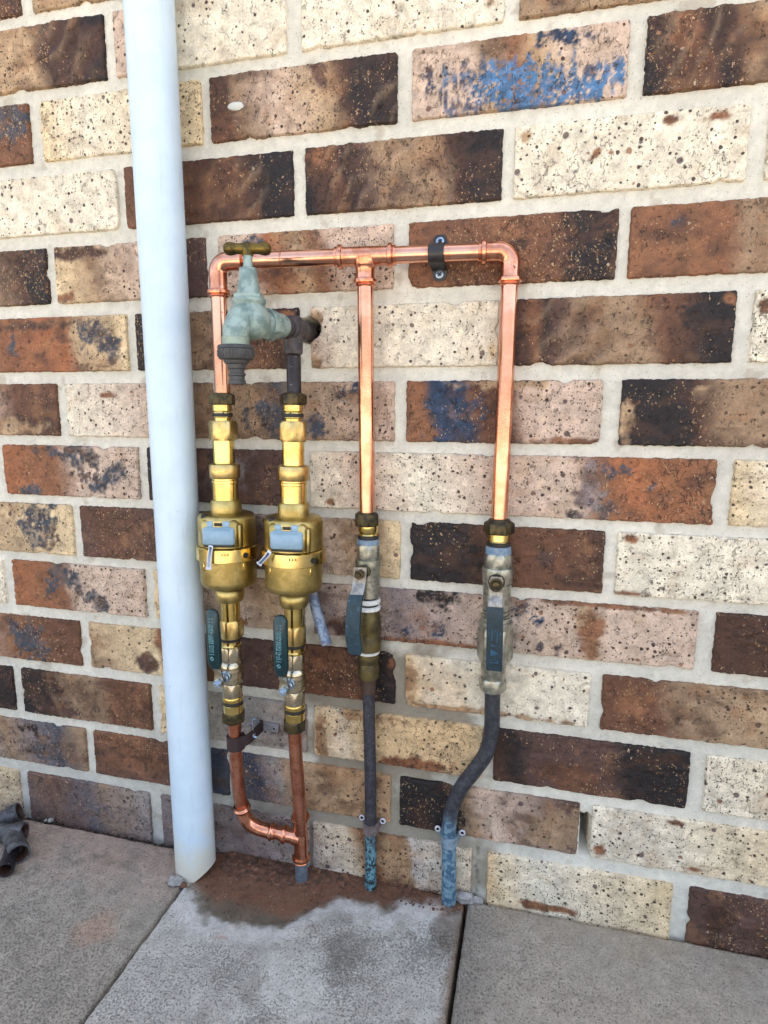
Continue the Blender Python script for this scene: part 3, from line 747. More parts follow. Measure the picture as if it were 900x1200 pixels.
def nonuni(a, b, c, d, fine, coarse):
    return np.concatenate([np.arange(a, b, coarse), np.arange(b, c, fine), np.arange(c, d + coarse, coarse)])
gx = nonuni(-1.345, -0.66, 0.66, 1.585, 0.0024, 0.02); gz = np.concatenate([np.arange(-0.02, 1.2, 0.0024), np.arange(1.2, 1.50, 0.02)])
X, Z = np.meshgrid(gx, gz)
Y = 0.0043 + (fbm(X * 120, Z * 120, 301, 3) - 0.5) * 0.0015 + (fbm(X * 30, Z * 30, 305, 3) - 0.5) * 0.0011
weep = sstep(0.0062, 0.0048, np.abs(X - 0.2392 + (Z - .12) * 0.02)) * sstep(0.086, 0.090, Z) * sstep(0.1445, 0.139, Z + (fbm(X * 300, Z * 20, 9, 2) - .5) * .006)
Y = Y + weep * 0.20 + hole_mask(X, Z) * 0.12
crack = sstep(0.0014, 0.0004, np.abs(X - 0.108 + (fbm(Z * 60, Z * 0, 77, 3) - .5) * 0.014)) * sstep(0.075, 0.07, Z)
Y = Y + crack * 0.006
n = fbm(X * 24, Z * 24, 311, 4)[..., None]
C = lin((222, 217, 202)) * (1 - n) + lin((204, 201, 188)) * n
C = C * (1 + (fbm(X * 8, Z * 8, 313, 3)[..., None] - .5) * 0.3 + (fbm(X * 260, Z * 260, 319, 2)[..., None] - .5) * 0.12)
dm = (dirt(X, Z) * 0.80)[..., None]; C = C * (1 - dm) + lin((116, 104, 84)) * dm
gm = (grey_low(X, Z) * 0.45)[..., None]; C = C * (1 - gm) + lin((132, 134, 138)) * gm
sm = (sstep(.70, .78, fbm(X * 40, Z * 40, 317, 4)) * 0.4)[..., None]; C = C * (1 - sm) + lin((150, 134, 112)) * sm
wm = weep[..., None]; C = C * (1 - wm * .0)
wallm = gridmesh('mortar', X, Y, Z, M['mortar'], wall, C)
# mortar smear left on the face of one brick
mk('mortar_smear', rock((-0.199, -0.0012, 0.988), 0.0105, 4, (1.0, 0.16, 0.42), amp=0.3), mat_plain('pale_mortar', (206, 206, 198), (190, 192, 184), 0.9, bump=0.6), wall)

# unseen rest of the house up to the eave, added to shade this wall
mk('sun_block_wall', join(rbox((0.0, 0.34, 1.35), (14.0, 0.20, 2.70), .002)), M['yard_brick'], wall, False)
mk('shading_eave', join(rbox((0.0, 0.0, 2.72), (14.4, 0.60, 0.06), .004), rbox((0.0, -0.30, 2.74), (14.4, .10, .12), .01)), M['pvc'], wall, False)
# ------------------------------------------------------------------ ground and paving
pav = empty('pavement', (0, 0, 0), 'grey concrete slab paving along the foot of the brick wall', None, kind='structure')
def soil_edge(x):
    """how far the wet brown soil stain reaches from the wall"""
    xs_ = [-0.30, -0.272, -0.2257, -0.1788, -0.1201, -0.09, -0.0515, 0.0148, 0.0708, 0.10, 0.12]
    ys_ = [0.0, 0.086, 0.1115, 0.1211, 0.1114, 0.0715, 0.0475, 0.0364, 0.0363, 0.02, 0.0]
    return np.interp(x, xs_, ys_)
def slab(name, x0, x1, yb, yf, res, kindc):
    gx = np.linspace(x0 - 0.001, x1 + 0.001, max(8, int((x1 - x0) / res))); gy = np.linspace(-yf, yb, max(8, int((yf + yb) / res)))
    X, Yg = np.meshgrid(gx, gy)
    D = -Yg
    d = np.minimum(np.minimum(X - x0, x1 - X), np.minimum(yb - Yg, Yg + yf)) + (fbm(X * 90, Yg * 90, 401, 3) - .5) * 0.003
    t = np.clip(d / 0.004, 0, 1)
    Z = -0.010 * (1 - np.sqrt(np.clip(1 - (1 - t)**2, 0, 1))) - np.clip(-d, 0, 1) * 3
    Z = Z + (fbm(X * 45, Yg * 45, 403, 4) - .5) * 0.0022 + (fbm(X * 6, Yg * 6, 405, 2) - .5) * 0.002 - 0.0008
    n1 = fbm(X * 9, Yg * 9, 411, 4); n2 = fbm(X * 40, Yg * 40, 413, 4); n3 = fbm(X * 130, Yg * 130, 415, 3)
    base = lin((160, 152, 139)); C = np.ones(X.shape + (3,)) * base
    A = np.zeros(X.shape + (3,)); A[..., 0] = 0.18 + (n1 - .5) * 0.35
    def over(m, rgb):
        nonlocal C
        m = m[..., None]; C = C * (1 - m) + lin(rgb) * m
    over(sstep(.4, .7, n1) * .5, (170, 163, 151))
    if kindc == 'left':
        over(sstep(0.16, 0.01, D + (n2 - .5) * .1) * 0.55, (176, 146, 130))
        over(sstep(.5, 1, 1 - np.hypot((X + .40) / .10, (D - .06) / .035) + (n2 - .5)) * .5, (104, 98, 84))
        over(sstep(.0, .5, 1 - np.hypot((X + .345) / .035, (D - .16) / .035) + (n2 - .5) * 1.2) * .5, (178, 142, 118))
        over(sstep(0.03, 0.0, np.abs(X - x1) + (n2 - .5) * .02) * sstep(.10, .06, D) * .6, (96, 78, 62))
        over(sstep(.5, .7, n2) * .3, (120, 116, 108)); A[..., 0] += sstep(.10, .2, D) * 0.12
    if kindc == 'mid':
        C = C * 0 + lin((178, 174, 166))
        over(sstep(.35, .65, n2) * .6, (188, 184, 174))
        e = soil_edge(X); s = e - D + (fbm(X * 14, Yg * 14, 433, 3) - .5) * 0.045 * sstep(0, .03, e) + (n3 - .5) * .012
        rim = sstep(-0.035, -0.008, s + (n2 - .5) * 0.03) * sstep(0.006, -0.004, s + (n2 - .5) * .02) * sstep(.16, .10, X)
        over(np.clip(rim * 1.0, 0, 1) * .5 * (0.6 + 0.8 * n2), (200, 200, 198))
        over(sstep(.48, .74, fbm(X * 18, Yg * 18, 431, 4)) * .6, (200, 198, 192))
        over(sstep(.55, .72, fbm(X * 26, Yg * 26, 437, 4)) * .5, (128, 122, 112))
        wetm = sstep(-0.008, 0.012, s + (n2 - .5) * 0.030)
        over(wetm * .9, (104, 97, 82))
        over(wetm * sstep(.35, .7, n2) * .5, (82, 68, 54))
        over(sstep(0.04, 0.0, D - e * 0.62 + (n2 - .5) * .06) * wetm * .8, (118, 78, 56))
        over(sstep(.02, .0, np.abs(X - .066) + (n2 - .5) * .05) * sstep(.05, .03, D) * .5, (200, 180, 168))
        A[..., 0] = 0.24 + (n1 - .5) * 0.5 + (n2 - .5) * .25
        for (bx, by, br) in ((-.155, .175, .05), (-.03, .13, .06), (0.0, .19, .06), (.05, .09, .05), (-.1, .22, .05)):
            A[..., 0] += sstep(0, 1, 1 - np.hypot(X - bx, D - by) / br + (n2 - .5) * .9) * 0.30
        A[..., 0] *= (1 - wetm); A[..., 0] -= rim * .2
        over(sstep(0.012, 0.0, np.abs(X - x1) + (n2 - .5) * .012) * sstep(.02, .05, D) * .7, (112, 88, 66))
        over(sstep(.0, .4, 1 - np.hypot((X - .082) / .03, (D - .055) / .035) + (n2 - .5) * .8) * .6, (112, 100, 88))
        over(sstep(.3, .6, 1 - np.hypot((X + .19) / .02, (D - .137) / .01) + (n2 - .5)) * .6, (168, 130, 108))
        Z = Z - wetm * 0.0015
    if kindc == 'right':
        C = C * 0 + lin((162, 154, 141))
        over(sstep(.35, .7, n1) * .6, (170, 160, 146))
        over(sstep(.06, 0.0, D + (n2 - .5) * .08) * .45, (154, 142, 124))
        over(sstep(.06, 0, np.abs(X - x0) + (n2 - .5) * .05) * .5, (112, 110, 104))
        A[..., 0] = 0.12 + (n1 - .5) * 0.3 + sstep(.1, 0, X - x0) * .12
    for nm in ('Z',):
        Z[0, :] = Z[-1, :] = -0.045; Z[:, 0] = Z[:, -1] = -0.045
    return gridmesh('paving_slab', X, Yg, Z, M['concrete'], pav, np.clip(C, 0.01, 0.9), np.clip(A, 0, 1))
F0 = 0.42
slab('s', -0.72, -0.2815, -0.0118, F0, 0.0023, 'left')
slab('s', -0.2790, 0.0945, 0.0002, F0, 0.0021, 'mid')
slab('s', 0.0975, 0.62, -0.0012, F0, 0.0023, 'right')
for i, (x0, x1) in enumerate([(-1.30, -0.723), (0.623, 1.12), (1.123, 1.58)]): slab('s', x0, x1, -0.004, F0, 0.012, 'plain')
for r_ in range(2):
    for (x0, x1) in [(-1.30, -0.723), (-0.72, -0.2815), (-0.279, 0.0945), (0.0975, 0.62), (0.623, 1.12), (1.123, 1.58)]:
        slab('s', x0, x1, -(F0 + 0.003 + r_ * 0.603), F0 + 0.6 + r_ * 0.603, 0.015, 'plain')
def plane(name, x0, x1, y0, y1, z, mat, parent=None, smooth=False):
    return mk(name, ([(x0, y0, z), (x1, y0, z), (x1, y1, z), (x0, y1, z)], [(0, 1, 2, 3)]), mat, parent, smooth)
g = plane('ground', -300, 300, -300, 300, -0.046, M['yard']); g['kind'] = 'structure'; g['label'] = 'bare grey ground of the yard'

# damp soil washed against the foot of the wall
gx = np.arange(-0.262, 0.066, 0.0022); gy = np.arange(-0.125, 0.0035, 0.0022)
X, Yg = np.meshgrid(gx, gy)
e = soil_edge(X) * 0.56; D = -Yg
hgt = 0.0040 * sstep(0, 0.03, e - D + (fbm(X * 50, Yg * 50, 501, 4) - .5) * 0.03) * (1 - 0.45 * np.clip(D / 0.06, 0, 1)) * sstep(-.262, -.245, X) * sstep(.066, .04, X)
Z = -0.0042 + hgt + (fbm(X * 120, Yg * 120, 503, 4) - .5) * 0.0036 * sstep(0, .002, hgt)
so = gridmesh('soil', X, Yg, Z, M['soil'], None, kind='stuff')
so['label'] = 'damp reddish brown soil washed against the foot of the wall'
# dark grit lying in the gap between left slab and wall, one object
rg = random.Random(3); parts_ = []
for i in range(230):
    x = rg.uniform(-0.70, -0.29); parts_.append(rock((x, -rg.uniform(0.002, 0.0115), -0.014 + rg.uniform(-.003, .006)), rg.uniform(0.0018, 0.0048), i, sub=1))
o = mk('grit', join(*parts_), M['darkstone']); tag(o, 'dark grit filling the gap between left slab and wall', kind='stuff')
for i, (x, y, r, m) in enumerate([(-0.554, -0.0085, 0.0048, 'stone'), (-0.546, -0.010, 0.0034, 'darkstone'), (-0.5615, -0.0105, 0.0028, 'stone')]):
    o = mk('pebble', rock((x, y, 0.001), r, 40 + i, sub=2), M[m])
    tag(o, ['white pebble in the gap beside the old fittings', 'dark pebble just right of the white pebble in the gap', 'small white pebble left of the larger one in the gap'][i], 'pebble')
for i, (x, y, r, sq, lb) in enumerate([(-0.2915, -0.0735, 0.0105, (1.1, .8, .55), 'grey mortar lump in the slab joint at the foot of the white downpipe'),
                                      (0.092, -0.0075, 0.0115, (1.3, .6, .75), 'grey mortar lump wedged beside the blue foot of the right pipe'),
                                      (0.1085, -0.0045, 0.0085, (1.2, .5, .6), 'small grey mortar lump right of the larger one by the right pipe'),
                                      (-0.279, -0.0755, 0.0055, (1, .8, .6), 'small brown lump between the downpipe foot and the joint')]):
    o = mk('mortar_lump', rock((x, y, r * sq[2] * .45), r, 60 + i, sq, amp=0.5), M['stone' if i < 3 else 'soil'])
    tag(o, lb, 'mortar lump')
rg = random.Random(9)
parts_ = []
for i in range(420):
    x = rg.uniform(-0.26, 0.09); e0 = float(soil_edge(np.array([x]))[0]); y = -rg.uniform(0.001, max(0.004, e0 * .9))
    parts_.append(rock((x, y, 0.001), rg.uniform(0.0005, 0.0019), i + 200, sub=1))
o = mk('soil_crumbs', join(*parts_), M['soil']); tag(o, 'crumbs of brown soil scattered over the damp patch', kind='stuff')

# ------------------------------------------------------------------ white downpipe
dp = empty('downpipe', (-0.281, -0.040, 0), 'white plastic downpipe running down the wall into the slab joint', 'downpipe')
prof = [(-0.004, 0.0235), (-0.004, 0.0252), (1.6, 0.0252)]
V, Fc = lathe((-0.281, -0.040, 0), (0, 0, 1), [(-0.004, 0.0258), (-0.004, 0.0274)] + [(0.06 * i, 0.0274) for i in range(1, 27)], 64, caps=False)
# the bottom end is cut on a slant and lifts off the slab on the right
V = [(v[0], v[1], v[2] + (max(0, (v[0] + 0.272)) * 0.75 if v[2] < 0.01 else 0)) for v in V]
mk('pipe', (V, Fc), M['pvc'], dp)

# ------------------------------------------------------------------ plumbing builders
UP = (0, 0, 1)
def fit_end(s0, dirn, r):
    """profile of a press-fitting end: lip, bead, sleeve; distances from s0 going dirn"""
    pts = [(0.0, r + .0002), (0.0001, r + .0016), (0.0012, r + .0022), (0.0024, r + .0016), (0.0034, r + .0014), (0.0042, r + .0036), (0.0062, r + .0042), (0.0082, r + .0036), (0.0092, r + .0014), (0.0135, r + .0010)]
    return [(s0 + dirn * a, b) for a, b in pts]
RC = 0.0093
yL, yR = -0.045, -0.0145
zT = 0.8062
def ty(x): return yL + (yR - yL) * (x + 0.207) / (0.1245 + 0.207)
cp = empty('copper_pipe', (-0.207, -0.045, 0.65), 'bright new copper pipe frame with a tee and two elbows across the wall', 'pipe')
A = Vector((-0.207, yL, zT)); Bp = Vector((0.1245, yR, zT + 0.0008))
dirx = (Bp - A).normalized()
TE = A + dirx * ((-0.0340 + 0.207) / dirx.x)                        # tee centre
mk('pipe', lathe((-0.207, yL, 0.645), UP, [(0, RC), (0.14, RC)]), M['copper'], cp)
mk('pipe', sweep([(-0.0345, -0.0210, 0.498), (-0.0343, -0.0225, 0.56), (-0.0341, -0.0275, 0.72), (TE.x, TE.y, 0.79)], RC), M['copper'], cp)
mk('pipe', sweep([(0.1220, -0.018, 0.498), (0.1235, -0.0160, 0.65), (0.1245, yR, 0.79)], RC), M['copper'], cp)
mk('pipe', lathe(A + dirx * 0.02, dirx, [(0, RC), ((TE - A).length - 0.04, RC)]), M['copper'], cp)
mk('pipe', lathe(TE + dirx * 0.02, dirx, [(0, RC), ((Bp - TE).length - 0.04, RC)]), M['copper'], cp)
def elbow(corner, a, b, rb, la, lb, parent, mat='copper_joint', r=RC):
    """elbow fitting with a bead at each end; la, lb: straight lengths from corner to each open end"""
    c = Vector(corner); da = (Vector(a) - c).normalized(); db = (Vector(b) - c).normalized()
    arc = bendpath(c, a, b, rb, 14)
    pts, rad = [], []
    for s, rr in fit_end(0, 1, r):
        pts.append(c + da * (la - s)); rad.append(rr)
    for p in arc: pts.append(p); rad.append(r + 0.0013)
    for s, rr in reversed(fit_end(0, 1, r)):
        pts.append(c + db * (lb - s)); rad.append(rr)
    return mk('elbow', sweep(pts, rad, 32), M[mat], parent)
elbow(A, A + Vector((0, 0, -1)), A + dirx, 0.0135, 0.040, 0.036, cp)
elbow(Bp, Bp - dirx, Bp + Vector((0, 0, -1)), 0.0135, 0.035, 0.036, cp)
def tee(c, d, half, branch, bl, parent, mat='copper_joint', r=RC):
    c = Vector(c); d = Vector(d).normalized()
    prof = fit_end(-half, 1, r) + [(0, r + .0013)] + [(s, q) for s, q in reversed(fit_end(half, -1, r))]
    g1 = lathe(c, d, prof, 32)
    bp = [(0, r + .0036), (r + .0005, r + .0034), (r + 0.002, r + .0024), (r + .005, r + .0013)] + [(s, q) for s, q in reversed(fit_end(bl, -1, r))]
    g2 = lathe(c, branch, bp, 32)
    return mk('tee', join(g1, g2), M[mat], parent)
tee(TE, dirx, 0.0345, (0, 0, -1), 0.033, cp)
pj = A + dirx * 0.0765
mk('joint_line', lathe(pj, dirx, [(0, RC + .0001), (0.0002, RC + .0004), (0.0018, RC + .0004), (0.002, RC + .0001)]), M['copper_dull'], cp)

def screw(p, d, r, parent, mat='zinc', name='screw'):
    g = lathe(p, d, [(0, r * .9), (0.0002, r), (0.0008, r), (0.0013, r * .8), (0.0014, r * .6), (0.0006, r * 0.42)], 20)
    s = mk(name, g, M[mat], parent)
    p = Vector(p); d = Vector(d).normalized()
    u = d.cross(Vector((0, 0, 1))); u = u.normalized() if u.length > .1 else Vector((1, 0, 0)); w = d.cross(u)
    R1 = Matrix((u, d, w)).transposed()
    Rr = R1 @ Matrix.Rotation(math.radians(40), 3, 'Y')
    mk('cross_slot', join(rbox(p + d * 0.0011, (r * 1.1, .0008, r * .26), .0001, Rr), rbox(p + d * 0.00112, (r * .26, .0008, r * 1.1), .0001, Rr)), M['hole'], s)  # slot drawn as dark boxes in place of a shaded recess
    return s
# black saddle clip on the top run
ck = empty('pipe_clip', (0.0455, -0.001, 0.8062), 'black metal saddle clip with two screws holding the top copper run to the red-brown brick', 'clip')
ccy = ty(0.0455)
pth = [(0.0455, -0.0015, 0.8312), (0.0455, -0.0017, 0.8300), (0.0455, -0.0018, 0.8270), (0.0455, -0.0019, 0.8230), (0.0455, -0.0022, 0.8195), (0.0455, -0.005, 0.8174)]
wd = [0.006, 0.011, 0.0148, 0.0165, 0.0172, 0.0172]
for i in range(0, 13):
    a = math.radians(90 - 15 * i)
    pth.append((0.0455, ccy - 0.0106 * math.cos(a), 0.8064 + 0.0106 * math.sin(a))); wd.append(0.0172)
pth += [(0.0455, -0.005, 0.7950), (0.0455, -0.0022, 0.7930), (0.0455, -0.0019, 0.7900), (0.0455, -0.0018, 0.7860), (0.0455, -0.0017, 0.7830), (0.0455, -0.0015, 0.7818)]
wd += [0.0172, 0.0172, 0.0165, 0.0148, 0.011, 0.006]
mk('strap', ribbon(pth, (1, 0, 0), wd, 0.0016), M['clipblack'], ck)
screw((0.0455, -0.0026, 0.8240), (0, -1, 0.1), 0.0045, ck, 'zinc'); screw((0.0455, -0.0026, 0.7888), (0, -1, 0), 0.0045, ck, 'zinc')

def meter(x, zsh, label, facing, strap_kind):
    """brass water meter with its union, couplings and tailpiece; built upright on the plan point x, y=-0.045"""
    y = -0.045
    t = empty('water_meter', (x, y, 0.345), label, 'water meter', 'brass water meters')
    c = (x, y, 0.0)
    def L(name, prof, mat, parent=t, seg=40): return mk(name, lathe(c, UP, prof, seg), M[mat], parent)
    ph = math.radians(12 if x < -.16 else 40)
    mk('compression_nut', join(hexa(c, UP, 0.6432, 0.6560, 0.0140, ph), lathe(c, UP, [(0.656, 0.0125), (0.6572, 0.0115), (0.6575, 0.0095)], 28)), M['tarnish'], t)
    L('neck', [(0.624, .0098), (0.6275, .0098), (0.6285, 0.0116), (0.6335, 0.0116), (0.636, .0100), (0.6365, .0116), (0.6434, .0116)], 'brass')
    L('seal_ring', [(0.6292, .0119), (0.6292, 0.0122), (0.6335, 0.0122), (0.6335, .0119)], 'seal')
    mk('union_nut', hexa(c, UP, 0.6010, 0.6245, 0.0150, ph + .25 + .45), M['brass_rough'], t)
    L('barrel', [(0.571, .0131), (0.6015, .0131)], 'brass')
    L('coupling_ring', [(0.5548, .0155), (0.5555, .0176), (0.5572, .0186), (0.5695, .0186), (0.5722, .0176), (0.5735, .0150), (0.5738, .0132)], 'brass_rough')
    L('barrel', [(0.527, .0158), (0.549, .0158), (0.5498, .0165), (0.5525, .0165), (0.5532, .0158), (0.556, .0158)], 'brass')
    L('coupling_ring', [(0.510, .0185), (0.5150, .0192), (0.5262, .0185), (0.5285, .0172), (0.5290, .0158)], 'brass_cast')
    # body: upper housing with shoulder, band, lower bowl
    L('upper_housing', [(0.474, .0352), (0.490, .0352), (0.5060, .0350), (0.5088, .0343), (0.5108, .0326), (0.5120, .0295), (0.5130, .019)], 'brass_cast', seg=56)
    bd = L('clamp_band', [(0.4560, .0345), (0.4560, .0378), (0.4568, .0386), (0.4720, .0386), (0.4728, .0379), (0.4732, .0360), (0.4736, .0345)], 'brass', seg=56)
    L('lower_bowl', [(0.4185, .0130), (0.4187, .0205), (0.4195, .0275), (0.4218, .0318), (0.4250, .0339), (0.4290, .0346), (0.4565, .0350)], 'brass_cast', seg=56)
    L('seal_ring', [(0.4150, .0142), (0.4150, .0150), (0.4188, .0150), (0.4188, .0142)], 'seal')
    L('outlet_ring', [(0.3985, .0140), (0.3995, .0162), (0.4035, .0178), (0.4090, .0184), (0.4135, .0180), (0.4155, .0165), (0.4157, .012)], 'brass_cast')
    L('tailpiece', [(0.365, .0123), (0.3990, .0123)], 'brass')
    mk('lock_nut', hexa(c, UP, 0.3510, 0.3745, 0.0138, ph + .8), M['brass_rough'], t)
    # front direction of the meter face
    f = Vector((math.sin(facing), -math.cos(facing), 0)); sdir = Vector((math.cos(facing), math.sin(facing), 0))
    R = Matrix((sdir, -f, Vector((0, 0, 1)))).transposed()
    cc = Vector((x, y, 0))
    # raised cast frame and pale blue plastic cap
    mk('face_frame', join(rbox(cc + f * 0.0272 + Vector((0, 0, 0.4915)), (0.046, 0.0150, 0.0335), 0.004, R),
                          rbox(cc + f * 0.0290 + sdir * 0.0245 + Vector((0, 0, .489)), (.0042, .011, .029), .0015, R)), M['brass_cast'], t, ang=50)
    cap = mk('seal_cap', join(rbox(cc + f * 0.0355 + Vector((0, 0, 0.4895)), (0.0385, 0.0070, 0.0215), 0.0026, R),
                        rbox(cc + f * 0.0330 + sdir * -0.0100 + Vector((0, 0, 0.5030)), (0.0085, 0.0050, 0.0085), 0.0015, R),
                        rbox(cc + f * 0.0330 + sdir * 0.0090 + Vector((0, 0, 0.5030)), (0.0095, 0.0050, 0.0085), 0.0015, R),
                        rbox(cc + f * 0.0394 + Vector((0, 0, 0.4985)), (0.0300, 0.0010, 0.0008), 0.0002, R)), M['cap'], t, ang=50)
    mk('cap_hinge', lathe(cc + f * 0.034 + sdir * -0.0045 + Vector((0, 0, 0.5035)), sdir, [(0, .0022), (.009, .0022)], 12), M['seal'], cap)
    mk('cap_shadow_strip', rbox(cc + f * 0.0345 + Vector((0, 0, 0.4775)), (0.0360, 0.0040, 0.0030), 0.0006, R), M['seal'], cap)  # black bar stands in for the shadow under the cap
    mk('pivot_knob', lathe(cc + f * 0.022 - sdir * 0.020 + Vector((0, 0, .5085)), UP, [(0, .0045), (.0035, .0045), (.0045, .0035)], 16), M['seal'], t)
    for sgn in (-1, 1):
        a = facing + math.radians(28) * sgn
        q = Vector((x + math.sin(a) * .0300, y - math.cos(a) * .0300, 0.5058))
        mk('cast_lug', lathe(q, Vector((math.sin(a) * .6, -math.cos(a) * .6, 1)), [(0, .0060), (.0016, .0060), (.0022, .0050), (.0016, .0036)], 20), M['brass'], t)
    # band screw
    a = facing + math.radians(49)
    q = Vector((x + math.sin(a) * .0383, y - math.cos(a) * .0383, 0.4642))
    mk('band_screw', lathe(q, (math.sin(a), -math.cos(a), 0), [(0, .0036), (.0010, .0036), (.0012, .0030), (.0008, .0018)], 16), M['seal'], bd)
    for a_ in (facing + math.radians(47), facing - math.radians(38)):
        q = Vector((x + math.sin(a_) * .0354, y - math.cos(a_) * .0354, 0.4505))
        Rq = Matrix(((math.cos(a_), math.sin(a_), 0), (-math.sin(a_) * -1, -math.cos(a_), 0), (0, 0, 1))).transposed()
        mk('cast_rib', rbox(q, (0.0036, 0.0032, 0.0105), 0.0008, Matrix.Rotation(a_, 3, 'Z')), M['brass'], t)
    # stamped figures on the band
    marks = []
    for i, w in enumerate((.0012, .0004, .0012, .0004, .0012)):
        a_ = facing + math.radians(6 + i * 2.6)
        marks.append(rbox((x + math.sin(a_) * .0387, y - math.cos(a_) * .0387, 0.4672), (w, .0004, .0022 if i % 2 else .0028), .0001, Matrix.Rotation(a_, 3, 'Z')))
    mk('stamp', join(*marks), M['inkband'], bd)
    # ticks printed on the paper-like security strap
    if strap_kind == 0:
        p0 = cc + f * 0.0400 + sdir * -0.0085 + Vector((0, 0, 0.4790)); pts = [p0 + f * -0.001, p0 + Vector((0, 0, -.004)) + f * .0008, p0 + Vector((0, 0, -.014)) + sdir * -.0015 + f * .002, p0 + Vector((0, 0, -.0285)) + sdir * -.0030 + f * .0025]
    else:
        p0 = cc + f * 0.0385 + sdir * -0.0190 + Vector((0, 0, 0.4770)); pts = [p0, p0 + Vector((0, 0, -.0045)) + sdir * -.0025 + f * .0016, p0 + Vector((0, 0, -.0105)) + sdir * -.0075 + f * .0020, p0 + Vector((0, 0, -.0165)) + sdir * -.0135 + f * .0005]
    sp = spline(pts, 6)
    wdr = (sp[-1] - sp[0]).normalized().cross(f).normalized()
    st = mk('security_strap', ribbon(sp, wdr, [0.0050] * (len(sp) - 2) + [0.0070, 0.0062], 0.0010), M['tag'], t)
    tk = []
    for i in range(3, len(sp) - 2):
        q = sp[i] + f * 0.0008
        R3 = Matrix((wdr, -f, wdr.cross(-f))).transposed()
        for e_ in (0, .5): tk.append(rbox(q + (sp[i + 1] - sp[i]) * e_, (0.0030, .0004, .0004), .0001, R3))
    mk('strap_print', join(*tk), M['ink'], st)
    return t
GL = math.radians(12)
meter(-0.2085, 0, 'left brass water meter, its white strap hanging straight down over the band', GL, 0)
m2 = meter(-0.118, 0, 'right brass water meter, its white strap twisted off to the left', math.radians(9), 1)
# the second line leans slightly
def lean(o, dx_top=-0.0):
    o.rotation_euler = (0, math.radians(1.0), 0)
m2.location.x = -0.1224; lean(m2)

